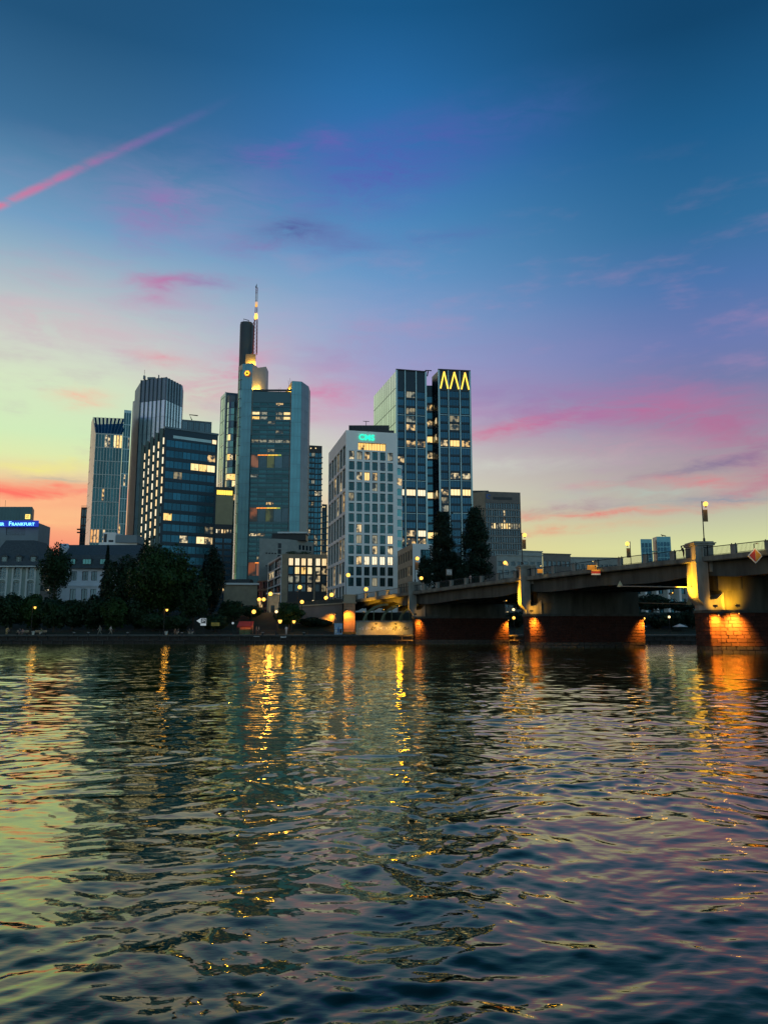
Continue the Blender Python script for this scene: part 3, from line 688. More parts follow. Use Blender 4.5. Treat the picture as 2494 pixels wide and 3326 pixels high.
def facade(root, A, B, z0, z1, xs, zs, wallm, panef, frame=None, recess=.35, mul=1, tr=0, fr=.10, wname='wall', winname='window', top=None):
    """wall A->B (left to right from outside) with real openings; every opening holds its own window object. panef(col,row) -> pane material or None"""
    A, B = Vector(A), Vector(B); d = (B - A); ln = d.length; an = math.atan2(d.y, d.x)
    frame = frame or frame_dark
    loc = Vector((A.x, A.y, 0)) - Vector(root.location)
    g = MB()
    bx = sorted(set([0, ln] + [q for p in xs for q in p])); bz = sorted(set([z0, z1] + [q for p in zs for q in p]))
    hx = {round(p[0], 4): i for i, p in enumerate(xs)}; hz = {round(p[0], 4): i for i, p in enumerate(zs)}
    inx = lambda v: any(p[0] - 1e-6 <= v < p[1] - 1e-6 for p in xs)
    inz = lambda v: any(p[0] - 1e-6 <= v < p[1] - 1e-6 for p in zs)
    # full-width bands between window rows, piers inside the rows
    for za, zb in zip(bz, bz[1:]):
        if inz(za):
            for xa, xb in zip(bx, bx[1:]):
                if not inx(xa): g.quad((xa, 0, za), (xb, 0, za), (xb, 0, zb), (xa, 0, zb))
        else: g.quad((0, 0, za), (ln, 0, za), (ln, 0, zb), (0, 0, zb))
    for ci, (xa, xb) in enumerate(xs):
        for ri, (za, zb) in enumerate(zs):
            r_ = recess
            g.quad((xa, 0, za), (xa, r_, za), (xa, r_, zb), (xa, 0, zb)); g.quad((xb, 0, zb), (xb, r_, zb), (xb, r_, za), (xb, 0, za))
            g.quad((xa, 0, zb), (xa, r_, zb), (xb, r_, zb), (xb, 0, zb)); g.quad((xb, 0, za), (xb, r_, za), (xa, r_, za), (xa, 0, za))
            pm_ = panef(ci, ri)
            if pm_ is not None:
                o = link(winname, win_mesh(xb - xa, zb - za, pm_, frame, mul, tr, fr), root, loc + Vector((0, 0, za)), an)
                o.location = loc + Vector((math.cos(an) * xa - math.sin(an) * (r_ - .002), math.sin(an) * xa + math.cos(an) * (r_ - .002), za))
    return g.build(wname, wallm, root, loc, an)
def shell(root, pts, z0, z1, m, skip=(), mtop=None, name='wall'):
    g = MB(); L = Vector(root.location)
    g.prism([(p[0] - L.x, p[1] - L.y) for p in pts], z0 - L.z, [z - L.z for z in z1] if isinstance(z1, (list, tuple)) else z1 - L.z, 0, skip, True, 1 if mtop else None)
    return g.build(name, [m, mtop] if mtop else m, root)
def behind(p, depth):
    """the point depth metres further along the line of sight from the river"""
    p = Vector((p[0], p[1])); return p * (1 + depth / p.length)
def back(pts, depth):
    """close a visible chain of wall points (left to right) into a footprint"""
    return [Vector(p) for p in pts] + [behind(pts[-1], depth), behind(pts[0], depth)]
def grid(n, total, gap, margin=0.0):
    u = (total - 2 * margin - gap * (n - 1)) / n
    return [(margin + i * (u + gap), margin + i * (u + gap) + u) for i in range(n)]
def rows(z0, z1, n, gap): 
    u = (z1 - z0 - gap * (n - 1)) / n
    return [(z0 + i * (u + gap), z0 + i * (u + gap) + u) for i in range(n)]   # bottom to top
def pick(seed, table):
    r_ = random.Random(seed)
    def f(c, r0):
        x = r_.random()
        for p, m_ in table:
            if x < p: return m_
            x -= p
        return table[-1][1]
    return f
def bld(name, label, p, cat='building', group=None):
    return thing(name, label, cat, (p[0], p[1], CITY), group)
ln2 = lambda a, b: (Vector(b) - Vector(a)).length

# ---- 1 glass tower with sloping top, far left
D = 500
A = XYp(308, 1480, D); B = XYp(396, 1480, D + 4); C = XYp(290, 1510, D + 24)
zt = Zp(1406, D)
t = bld('glass_tower', 'tall glass tower with a sloping striped glass top, leftmost of the skyline', A, 'skyscraper', 'office towers')
n = grid(9, ln2(A, B), .42, .3); zr = rows(CITY + 6, zt - .8, 13, .5)
lit1 = {(0, 5), (1, 5), (2, 5), (5, 5), (3, 2), (4, 2), (5, 2)}
tb = pick(3, [(.05, lit_part), (.03, lit_bright), (.14, lit_dim), (1, glass_sea)])
def f1(c, r):
    if r == 12 and c in (3, 4, 6, 7, 8): return lit_bright if c > 4 else lit_part
    if r == 5 and c in (0, 1, 2): return lit_warm
    if r == 4 and c in (3, 5, 6): return lit_part
    return tb(c, r) if r < 6 else (glass_sea if (c, r) != (3, 8) else lit_part)
facade(t, A, B, CITY, zt, n, zr, mat('pale_steel_grid', (.36, .40, .38), .4, .4, .08), f1, alu_dark, .3, 0, 1, .10)
tb2 = pick(4, [(.06, lit_dim), (1, glass_pale)])
rid = P(304, 1355, D + 12); rid2 = P(400, 1364, D + 16)
g = MB(); L = Vector(t.location)
q = lambda p, z=None: (p[0] - L.x, p[1] - L.y, (p[2] if z is None else z) - L.z)
g.poly([q(C, CITY), q(A, CITY), q(A, zt), q((rid.x, A.y + 12, rid.z)), q(C, rid.z)]); g.build('side_wall', mat('cream_panel', (.62, .60, .52), .45, .2, .06, .1), t)
for i in range(15):
    z = CITY + 8 + i * (rid.z - CITY - 10) / 15; g = MB(); dn = Vector((-.15, -.05, 0))
    a, b = Vector(q(C, z)) + dn, Vector(q(A, z)) + dn; g.quad(a, b, b + Vector((0, 0, .35)), a + Vector((0, 0, .35))); g.build('side_joint', alu_dark, t)
g = MB(); ns = 9
for i in range(ns):
    a, b = i / ns, (i + 1) / ns
    A2, B2, R1, R2 = Vector(q(A, zt)), Vector(q(B, zt)), Vector(q(rid)), Vector(q((B.x, B.y + 12, rid.z)))
    g = MB(); g.quad(A2.lerp(B2, a + .02), A2.lerp(B2, b - .02), R1.lerp(R2, b - .02), R1.lerp(R2, a + .02)); g.build('roof_glass', glass_navy, t)
    g = MB(); p0, p1 = A2.lerp(B2, a), R1.lerp(R2, a); g.tube([p0, p1], .28, 4); g.build('roof_rib', alu, t)
shell(t, [A, B, behind(B, 26), behind(C, 8), C], CITY, [zt, zt, rid.z, rid.z, rid.z], alu_dark, (0, 4))
A = XYp(400, 1420, D + 8); B = XYp(424, 1420, D + 10); zt2 = Zp(1331, D + 8)
facade(t, A, B, CITY, zt2, grid(3, ln2(A, B), .35, .2), rows(CITY + 6, zt2 - 2, 16, .5), alu, pick(5, [(.05, lit_part), (.05, lit_dim), (1, glass_sea)]), alu_dark, .3, 0, 2, .14)
shell(t, back([A, B], 18), CITY, zt2, alu_dark, (0,))

# ---- 2 silver tower with ribs
D = 515
E = XYp(533, 1400, D); Lf = XYp(453, 1400, D + 7); L0 = XYp(433, 1400, D + 16); Rr = XYp(588, 1400, D + 19)
zt = Zp(1225, D); zb = Zp(1298, D)
t = bld('silver_tower', 'tall silver tower with vertical ribs and a dark top band', E, 'skyscraper', 'office towers')
for nm, a, b, n in (('front', Lf, E, 6), ('right', E, Rr, 6)):
    ln = ln2(a, b); d = (b - a).normalized(); nrm = Vector((d.y, -d.x)); an = math.atan2(d.y, d.x)
    loc = Vector((a.x, a.y, 0)) - Vector(t.location)
    g = MB(); g.quad((0, 0, CITY), (ln, 0, CITY), (ln, 0, zt), (0, 0, zt)); g.build('wall', alu_dark, t, loc, an)
    pw = ln / n
    lo = MB(); lo.box(.12, pw - .5, -.18, 0, .08, (zb - CITY) / 13 - .08); lo = lo.mesh('facade_panel', mat('silver_panel', (.74, .94, .96), .26, .7, .08, .15, 0, .5, .08))
    hi = MB(); hi.box(.12, pw - .5, -.18, 0, .05, zt - zb - .4); hi = hi.mesh('top_panel', steel_dk if 'steel_dk' in globals() else mat('dark_steel_panel', (.16, .24, .28), .35, .6, .1, .2, 0, .5, .05))
    rb = MB(); rb.box(-.32, .32, -.75, 0, CITY, zt); rb = rb.mesh('rib', alu_dark)
    for i in range(n):
        px_ = lambda s: loc + Vector((d.x * s, d.y * s, 0))
        for r_ in range(13): link('facade_panel', lo, t, px_(i * pw + .25) + Vector((0, 0, CITY + r_ * (zb - CITY) / 13)), an)
        link('top_panel', hi, t, px_(i * pw + .25) + Vector((0, 0, zb + .1)), an)
        link('rib', rb, t, px_(i * pw), an)
L = Vector(t.location)
zl0 = Zp(1270, D + 16)
g = MB(); g.poly([(L0.x - L.x, L0.y - L.y, 0), (Lf.x - L.x, Lf.y - L.y, 0), (Lf.x - L.x, Lf.y - L.y, zt - CITY), (L0.x - L.x, L0.y - L.y, zl0 - CITY)]); g.build('side_wall', mat('pale_concrete', (.42, .52, .50), .7, 0, .08, .2), t)
shell(t, [L0, Lf, E, Rr, Vector((Rr.x - 3, Rr.y + 14)), Vector((L0.x, L0.y + 14))], CITY, [zl0, zt, zt, zt, zt, zl0], alu_dark, (0, 1, 2))
zz = Zp(1301, D + 16)
a = XYp(425, 1450, D + 18); b = XYp(434, 1450, D + 16); shell(t, back([a, b], 10), CITY, zz, mat('pale_panel', (.42, .50, .48), .4, .4, .1, .2), (), None, 'side_tower')
g = MB(); p = P(497, 1226, D + 8); g.box(p.x - L.x - 2.5, p.x - L.x + 3, 4, 9, zt - CITY, zt - CITY + 1.4); g.box(p.x - L.x - 5.5, p.x - L.x - 4.3, 4, 6, zt - CITY, zt - CITY + 2.6); g.box(p.x - L.x + 5, p.x - L.x + 5.6, 4, 5, zt - CITY, zt - CITY + 3); g.build('roof_plant', alu_dark, t)
g = MB(); g.tube([(p.x - L.x - 5, 5, zt - CITY), (p.x - L.x - 5, 5, zt - CITY + 7)], .12, 5); g.build('antenna', red_metal, t)

# ---- 3 dark office block with saw-tooth side
D = 280
A = XYp(532, 1500, D); B = XYp(706, 1500, D + 11); C = XYp(457, 1560, D + 31)
zt = Zp(1391, D)
t = bld('office_block', 'dark blue glass office block with white-slotted saw-tooth left side', A, 'building', 'office towers')
fl = rows(CITY + 4, zt - 4.2, 16, 1.3)
def f3(c, r):
    k = 15 - r
    if k == 2 and c in (3, 4, 5): return lit_bright
    if k == 7 and c == 0: return lit_bright
    if k == 8 and c == 5: return lit_dim
    if k == 9 and c in (4, 5): return lit_bright if c == 4 else lit_part
    if k == 3 and c == 1: return lit_dim
    if (k, c) in ((9, 2), (12, 2), (1, 5), (13, 4)): return lit_part
    return glass_deep
fz = facade(t, A, B, CITY, zt, grid(6, ln2(A, B), .06, .8), fl, mat('dark_blue_cladding', (.012, .034, .052), .35, .5, .1), f3, mat('dark_blue_frame', (.012, .034, .052), .4, .4), .15, 1, 0, .05)
d = (B - A).normalized(); an = math.atan2(d.y, d.x); loc = Vector((A.x, A.y, 0)) - Vector(t.location); lw = ln2(A, B)
g = MB(); g.box(3.2, lw - 2.6, -.08, 0, zt - 3.4, zt - 2.3); g.build('attic_strip', alu, t, loc, an)
g = MB(); g.box(lw - 2.2, lw - .6, -.06, 0, zt - 3.6, zt - 2.0); g.build('attic_light', lit_white, t, loc, an)
g = MB(); g.box(-.3, lw + .2, -.3, .4, zt + .002, zt + .7); g.build('parapet', alu_dark, t, loc, an)
sdv = (C - A); sl = sdv.length; sdir = sdv.normalized()
fin_m = mat('green_grey_fin', (.07, .11, .10), .4, .4, .1)
sw = .46; slot = MB(); slot.box(0, sw, -.05, 0, 0, 2.5); slot_me = slot.mesh('slot_window', lit_white); slot_dk = slot.mesh('slot_window', glass_dark)  # slot panes use an emissive cream material
for i in range(5):
    s0 = sl * i / 5.0; s1 = sl * (i + .94) / 5.0
    p0 = A + sdir * s0; p1 = A + sdir * s1
    hgt = zt - .1 * i
    # each tooth: a solid fin set back from the one in front, its front face looking at the river
    w_ = 2.0; off = Vector((-.25, -.9)) 
    fx0 = p0 + Vector((-w_ - .05, -.0)) ; 
    L = Vector(t.location)
    g = MB(); pts = [(p0.x - w_ * .92, p0.y + .0), (p0.x - .66, p0.y + .0), (p0.x - .66, p1.y + .4), (p0.x - w_ * .92, p1.y + .4)]
    g.prism([(u - L.x, v - L.y) for u, v in pts], 0, hgt - CITY); g.build('fin', fin_m, t)
    g = MB(); g.prism([(p0.x - .655 - L.x, p0.y + .35 - L.y), (p0.x + .0 - L.x, p0.y + .35 - L.y), (p0.x + .0 - L.x, p1.y - L.y), (p0.x - .655 - L.x, p1.y - L.y)], 0, hgt - CITY - .6); g.build('fin_side', frame_dark, t)
    for r_ in range(17):
        z = hgt - 6.0 - r_ * 3.72
        me = slot_me if (r_ < 7 + 2.4 * i) and z > CITY + 6 else slot_dk
        if z > CITY + 2: link('slot_window', me, t, (p0.x - .64 - L.x, p0.y + .34 - L.y, z - CITY))
shell(t, [Vector((A.x, A.y)), B, behind(B, 24), behind(C, 6) + Vector((3, 0)), Vector((A.x - .3, A.y + 4))], CITY, zt, frame_dark, (0,))
a = XYp(590, 1380, D + 14); b = XYp(688, 1380, D + 18); z2 = Zp(1362, D + 14)
facade(t, a, b, zt, z2, grid(5, ln2(a, b), .2, .4), [(zt + .5, zt + 2.4), (zt + 2.7, z2 - .5)] if z2 - .5 > zt + 3.2 else [(zt + .5, z2 - .5)], alu_dark, pick(8, [(.2, lit_dim), (1, glass_dark)]), frame_dark, .2, 2)
shell(t, back([a, b], 10), zt, z2, frame_dark, (0,), None, 'penthouse')
L = Vector(t.location); p = P(624, 1364, D + 18); q0 = P(616, 1347, D + 18); q1 = P(643, 1350, D + 18)
g = MB(); g.tube([p - L, q0 - L, q1 - L], .22, 5); g.build('roof_crane', black_metal, t)

# ---- 4 round and square glass tower behind
D = 720
a0 = XYp(713, 1430, D + 16); a1 = XYp(729, 1430, D); a2 = XYp(772, 1430, D + 4)
zt = Zp(1274, D)
t = bld('round_tower', 'glass tower with a rounded front and a few bright floors, behind the yellow-topped block', a1, 'skyscraper', 'office towers')
facade(t, a0, a1, CITY, zt, grid(2, ln2(a0, a1), .4, .4), rows(CITY + 50, zt - 3, 14, .8), alu, pick(9, [(1, glass_pale)]), alu_dark, .3, 1)
facade(t, a1, a2, CITY, zt, [(1.0, 1.6)], [(CITY + 10, zt - 20)], alu_dark, lambda c, r: glass_dark)
L = Vector(t.location); rc = 6.4; cc = Vector((a1.x + 2.2 + rc, a1.y - 1.0))
zc = Zp(1286, D - 4)
tbl = pick(21, [(.30, lit_bright), (.15, lit_part), (.25, glass_dark), (1, glass_green)])
for fl_ in range(26):
    z0_ = zc - 6.0 - (fl_ + 1) * 6.4; 
    if z0_ < CITY + 60: break
    lit_row = fl_ in (5, 6, 8, 11, 12, 14, 15)
    for k in range(7):
        t0, t1 = math.pi * (.0 + k / 7.0), math.pi * (k + 1) / 7.0
        g = MB(); pA = (cc.x - rc * math.cos(t0) - L.x, cc.y - rc * math.sin(t0) - L.y); pB = (cc.x - rc * math.cos(t1) - L.x, cc.y - rc * math.sin(t1) - L.y)
        g.quad((pA[0], pA[1], z0_ - CITY), (pB[0], pB[1], z0_ - CITY), (pB[0], pB[1], z0_ + 5.6 - CITY), (pA[0], pA[1], z0_ + 5.6 - CITY))
        g.build('window', tbl(k, fl_) if lit_row and k > 1 else (glass_pale if k < 2 else glass_green if fl_ % 3 else glass_dark), t)
g = MB(); g.lathe([(rc - .15, 0), (rc - .15, zc - CITY - .8), (rc + .1, zc - CITY - .8), (rc + .1, zc - CITY), (rc - 1, zc - CITY + 1.2)], 20, 0, (cc.x - L.x, cc.y - L.y, 0)); g.build('core', alu_dark, t)
g = MB(); g.box(a1.x - L.x - .5, a1.x - L.x + .4, a1.y - L.y - .6, a1.y - L.y + .1, 0, zt - CITY + .3); g.build('corner_strip', mat('pale_corner_strip', (.75, .72, .62), .4, .3, .05), t)
shell(t, [a0, a1, a2, behind(a2, 26), behind(a0, 10)], CITY, zt, alu_dark, (0, 1))

# ---- 5 block with a yellow-lit top
D = 420
a = XYp(701, 1650, D); b = XYp(757, 1650, D + 3); zt = Zp(1581, D); z1 = Zp(1608, D); z2 = Zp(1702, D); z3 = Zp(1745, D)
t = bld('slim_office_block', 'slim beige office block with a yellow-lit top storey', a, 'building', 'office towers')
ln = ln2(a, b); d = (b - a).normalized(); an = math.atan2(d.y, d.x); loc = Vector((a.x, a.y, 0)) - Vector(t.location)
facade(t, a, b, z1, zt, [(.3, ln - .3)], [(z1 + .3, zt - 1.6)], frame_dark, lambda c, r: glow('yellow_lit_storey', (1.0, .68, .08), 1.5), frame_dark, .5, 6)
g = MB(); g.quad((0, 0, z2), (ln, 0, z2), (ln, 0, z1), (0, 0, z1)); g.build('wall', mat('ochre_panels', (.33, .28, .16), .7, 0, .1, .3), t, loc, an)
facade(t, a, b, z3, z2, grid(6, ln, .5, .5), [(z3 + 2.4, z3 + 4.6)], frame_dark, lambda c, r: lit_white if c in (0, 2) else lit_part, frame_dark, .3, 0)
tb = pick(31, [(.04, lit_part), (1, glass_blue)])
facade(t, a, b, CITY, z3, grid(2, ln, .8, .3), rows(CITY + 2, z3 - .4, 13, .9), frame_dark, tb, frame_dark, .25, 4)
shell(t, back([a, b], 14), CITY, zt, frame_dark, (0,))
# ---- 6 the tallest tower with a mast
D = 655
steel_t = steel_blue
zt0 = Zp(1270, D)
cl0 = XYp(768, 1440, D + 8); cl1 = XYp(781, 1440, D); cl2 = XYp(814, 1440, D - 2); cr0 = XYp(944, 1440, D); cr1 = XYp(977, 1440, D + 2); cr2 = XYp(1000, 1440, D + 16)
t = bld('bank_tower', 'tallest tower, steel blue with lit crown, red and white mast and sky gardens', cl2, 'skyscraper', 'office towers')
L = Vector(t.location)
rel = lambda p: (p[0] - L.x, p[1] - L.y)
zl = Zp(1182, D); zr = Zp(1237, D)
# left corner column: scalloped rounded corner + flat panelled face
def panelled(a, b, z0, z1, nx, nz, m_, nm='cladding_panel', wallm=None):
    ln = ln2(a, b); d = (b - a).normalized(); an = math.atan2(d.y, d.x); loc = Vector((a.x, a.y, 0)) - L
    g = MB(); g.quad((0, 0, z0), (ln, 0, z0), (ln, 0, z1), (0, 0, z1)); g.build('wall', wallm or alu_dark, t, loc, an)
    pw, ph = ln / nx, (z1 - z0) / nz
    me = MB(); me.box(.06, pw - .06, -.14, 0, .10, ph - .10); me = me.mesh(nm, m_)
    for i in range(nx):
        for j in range(nz): link(nm, me, t, loc + Vector((d.x * i * pw, d.y * i * pw, z0 + j * ph)), an)
panelled(cl1, cl2, CITY, zl, 3, 19, steel_t)
panelled(cr0, cr1, CITY, zr, 3, 17, steel_t)
panelled(cr1, cr2, CITY, zr, 2, 17, mat('shaded_blue_cladding', (.12, .20, .24), .4, .5, .1, .15, 0, .5, .06))  # darker copy of the cladding, the facet's shade put into its colour
n_ = 26
for i in range(n_):
    z = CITY + (zl - 6 - CITY) * i / n_; hgt = (zl - 6 - CITY) / n_
    g = MB(); c_ = rel(Vector((cl1.x + .2, cl1.y + 3.2)))
    g.lathe([(3.1, .0), (3.4, .25), (3.4, hgt - 1.0), (2.9, hgt - .7), (2.9, hgt)], 14, 0, (c_[0], c_[1], z - CITY)); g.build('corner_bay', glass_green, t)
ci = 2.6   # the office face is set back between the columns
m0, m1 = Vector((cl2.x, cl2.y + ci)), Vector((cr0.x, cr0.y + ci)); ln = ln2(m0, m1)
ga = [(Zp(1521, D), Zp(1473, D)), (Zp(1697, D), Zp(1645, D)), (Zp(1873, D), Zp(1823, D))]
fl = []
def band(za, zb, n): fl.extend(rows(za + .6, zb - .6, n, 1.5))
band(Zp(1819, D), Zp(1699, D), 8); band(Zp(1641, D), Zp(1523, D), 8); band(Zp(1469, D), Zp(1304, D), 11)
zs = sorted(fl + [(a + .8, b - .8) for a, b in ga])
gl_y = glow('garden_light_orange', (1.0, .26, .03), .22, .42, .10, (.05, .06, .05)); gl_g = glow('garden_light_green', (.55, .75, .12), .10, .44, .12, (.05, .08, .07))
def f6(c, r):
    z0_, z1_ = zs[r]
    if z1_ - z0_ > 6: return gl_y if c == 0 or (c == 1 and r == 0) else gl_g if c in (2,) else glass_dark
    h = (z0_ * 7.13 + c * 3.7) % 1
    if abs(z0_ - Zp(1352, D)) < 2.5 and c != 2: return lit_bright if c in (0, 4) else lit_dim
    if abs(z0_ - Zp(1438, D)) < 2.5: return lit_dim
    if abs(z0_ - Zp(1740, D)) < 2.5 and c < 2: return lit_part
    return lit_dim if h < .04 else lit_part if h < .06 else glass_sea
facade(t, m0, m1, CITY, zt0, grid(5, ln, .5, .4), zs, mat('teal_spandrel', (.05, .105, .125), .3, .6, .1), f6, frame_dark, .4, 3, 0, .14)
for a, b in ga:   # coloured ceiling light strip over each garden
    g = MB(); 
    for i in range(7): g.box(ln * (.18 + i * .085), ln * (.18 + i * .085) + ln * .078, -.30, -.05, b - 1.7, b - .9, min(2, i // 3))
    g.build('garden_light_strip', [glow('strip_orange', (1, .28, .03), 1.5), glow('strip_yellow', (1, .6, .06), 1.4), glow('strip_green', (.6, .75, .12), .8)], t, Vector((m0.x, m0.y, 0)) - L)
g = MB(); g.box(0, ln, -.3, .5, zt0 + .01 - CITY, zt0 + 1.6 - CITY); g.build('parapet', frame_dark, t, Vector((m0.x - L.x, m0.y - L.y, 0)))
# crown blocks
lv = Vector((cl2.x, cl2.y)); k1 = XYp(838, 1230, D + 10); k2 = XYp(864, 1230, D + 26)
zk1, zk2 = Zp(1189, D + 10), Zp(1201, D + 26)
shell(t, [cl1, cl2, k1, k2, Vector((k2.x, k2.y + 14)), Vector((cl0.x, cl0.y + 22)), cl0], zt0 - 40, [zl, zl, zl, zk2 + 3, zk2 + 3, zl, zl], mat('crown_grey_cladding', (.30, .30, .27), .5, .3, .1, .1), (0,), None, 'crown_block')
shell(t, [cl0, cl1, Vector((cl1.x + 8, cl1.y + 30)), Vector((cl0.x, cl0.y + 30))], CITY, zl - 4, steel_t)
s0 = XYp(778, 1130, D + 14); s1 = XYp(820, 1130, D + 12); zs_ = Zp(1055, D + 14)
shaft_m = mat('dark_blue_shaft', (.040, .060, .072), .45, .3, .1, .1)
g = MB(); nseg = 14; pts = []
for i in range(nseg + 1):
    a = math.pi * i / nseg; pts.append((s0.x + (s1.x - s0.x) * (.5 - .5 * math.cos(a)) - L.x, s0.y - 4.2 * math.sin(a) - L.y))
pts += [(s1.x - L.x, s1.y + 9 - L.y), (s0.x - L.x, s0.y + 9 - L.y)]
g.prism(pts, zt0 - CITY - 20, zs_ - CITY); g.build('shaft', shaft_m, t)
g = MB(); g.prism([(x * .9 + pts[4][0] * .1, y + .5) for x, y in pts], zs_ - CITY, zs_ - CITY + 2.0); g.build('shaft_cap', shaft_m, t)
p0, p1, p2 = P(792, 1047, D + 14) - L, P(791, 1036, D + 14) - L, P(809, 1041, D + 14) - L
g = MB(); g.tube([p0, p1, p2], .35, 5); g.tube([p2, p2 - Vector((0, 0, 3.4))], .25, 5); g.build('roof_crane', black_metal, t)
b0 = XYp(798, 1165, D + 8); b1 = XYp(831, 1165, D + 8); zb2 = Zp(1150, D + 8)
shell(t, back([b0, b1], 9), zl - 4, zb2, mat('dark_crown_cladding', (.16, .15, .13), .6, .2, .1), (), None, 'mast_base')
# inner lit facet on the right column
r0 = Vector((XYp(927, 1255, D + 14).x, D + 14)); r1 = Vector((cr0.x, cr0.y))
shell(t, [Vector((cr0.x + .05, cr0.y + .3)), Vector((cr2.x, cr2.y)), Vector((cr2.x, cr2.y + 16)), Vector((cr0.x + .05, cr0.y + 22)), r0], CITY, [zr, zr, zr, zr, zr - 6], mat('crown_grey_cladding', (.3, .3, .27)), (0,), None, 'right_column')
shell(t, [m0, m1, behind(m1, 32), behind(m0, 32)], CITY, zt0, alu_dark, (0,))
AM = (1, .52, .05)
for x, y, dd, e in ((826, 1266, D + 1.5, 2600), (850, 1266, D + 12, 11000), (838, 1266, D + 5, 6500), (940, 1267, D + 4.5, 7500), (812, 1179, D + 5, 6000), (824, 1179, D + 5.5, 6000)):
    point_light(P(x, y, dd) - L, e, AM, t, .5)
# badge
def badge(parent, c, nrm_an, r, L):
    g = MB(); n = 6
    g.add([(r * math.cos(R(60 * i)), 0, r * math.sin(R(60 * i))) for i in range(6)] + [(r * math.cos(R(60 * i)), .3, r * math.sin(R(60 * i))) for i in range(6)],
          [tuple(range(6))] + [(i, i + 6, (i + 1) % 6 + 6, (i + 1) % 6) for i in range(6)])
    o = g.build('badge_rim', glow('badge_red', (1, .16, .01), .9), parent, Vector(c) - L, nrm_an)
    g = MB(); r2 = r * .84; g.add([(r2 * math.cos(R(60 * i)), -.06, r2 * math.sin(R(60 * i))) for i in range(6)], [tuple(range(6))]); g.build('badge_face', glow('badge_yellow', (1, .62, .03), 1.6), o)
    g = MB(); g.add([(-r * .42, -.12, -r * .30), (r * .46, -.12, -r * .30), (.0, -.12, r * .48)], [(0, 1, 2)]); g.build('badge_triangle', mat('badge_dark', (.05, .01, .005), .6), o)
badge(t, P(803, 1212, D - 3.2), math.atan2((cl2 - cl1).y, (cl2 - cl1).x), 2.9, L)
# lattice mast
mb0 = P(828, 1151, D + 8); mtop = P(834, 921, D + 8); zA = Zp(1037, D + 8)
g = MB(); hw0, hw1 = 1.7, 1.2; legs = [(-1, -1), (1, -1), (1, 1), (-1, 1)]
segz = [mb0.z + (zA - mb0.z) * i / 10 for i in range(11)]
for sx, sy in legs: g.tube([(mb0.x + sx * hw0, mb0.y + sy * hw0, mb0.z), (mb0.x + sx * hw1 + .2, mb0.y + sy * hw1, zA)], .30, 5)
for i in range(10):
    f0, f1_ = i / 10, (i + 1) / 10
    for a in range(4):
        s, e = legs[a], legs[(a + 1) % 4]; h0 = hw0 + (hw1 - hw0) * f0; h1 = hw0 + (hw1 - hw0) * f1_
        g.tube([(mb0.x + s[0] * h0 + .2 * f0, mb0.y + s[1] * h0, segz[i]), (mb0.x + e[0] * h1 + .2 * f1_, mb0.y + e[1] * h1, segz[i + 1])], .13, 4)
s1_ = P(821, 1054, D + 8); g.tube([s1_, (mb0.x, mb0.y, zA)], .3, 5)
g.v = [tuple(Vector(p) - L) for p in g.v]; g.build('mast_lattice', red_metal, t)
zB = mtop.z; cuts = [zA, Zp(1018, D + 8), Zp(997, D + 8), Zp(981, D + 8), Zp(955, D + 8), Zp(934, D + 8)]
white_red = [lamp_glow, red_metal, glow('mast_glow', (1, .45, .06), 1.2), mat('white_painted_steel', (.5, .45, .42), .5), red_metal]
for i, (za, zb_) in enumerate(zip(cuts, cuts[1:])):
    g = MB(); h = 1.35 - .10 * i; xa = mb0.x + (mtop.x - mb0.x) * (za - zA) / (zB - zA) * .6 - L.x + .2; ya = mb0.y - L.y
    for sx, sy in legs: g.tube([(xa + sx * h * .7, ya + sy * h * .7, za - CITY), (xa + sx * h * .66 + .1, ya + sy * h * .66, zb_ - CITY)], .17, 4)
    for j in range(3):
        zz0 = za + (zb_ - za) * j / 3 - CITY; zz1 = za + (zb_ - za) * (j + 1) / 3 - CITY
        for a in range(4):
            s, e = legs[a], legs[(a + 1) % 4]; g.tube([(xa + s[0] * h * .7, ya + s[1] * h * .7, zz0), (xa + e[0] * h * .7, ya + e[1] * h * .7, zz1)], .1, 4)
    if i == 0: g.lathe([(.3, 0), (1.5, .5), (1.6, zb_ - za - 2.5), (.6, zb_ - za - .4)], 10, 0, (xa, ya, za - CITY))
    if i == 2: g.lathe([(.2, 0), (.75, .2), (.75, 2.2), (.2, 2.4)], 8, 0, (xa, ya, za - CITY))
    g.build('mast_section', white_red[i], t)
g = MB(); g.tube([(mtop.x - L.x - .5, mb0.y - L.y, cuts[-1] - CITY), (mtop.x - L.x + .3, mb0.y - L.y, zB - CITY)], [.75, .05], 4); g.build('mast_tip', black_metal, t)
for x, y in ((911, 1258), (905, 1262), (942, 1228), (937, 1236)):
    g = MB(); p = P(x, y, D + 8) - L; g.tube([p + Vector((.5, 0, -5)), p], .12, 4); g.build('aerial', black_metal, t)

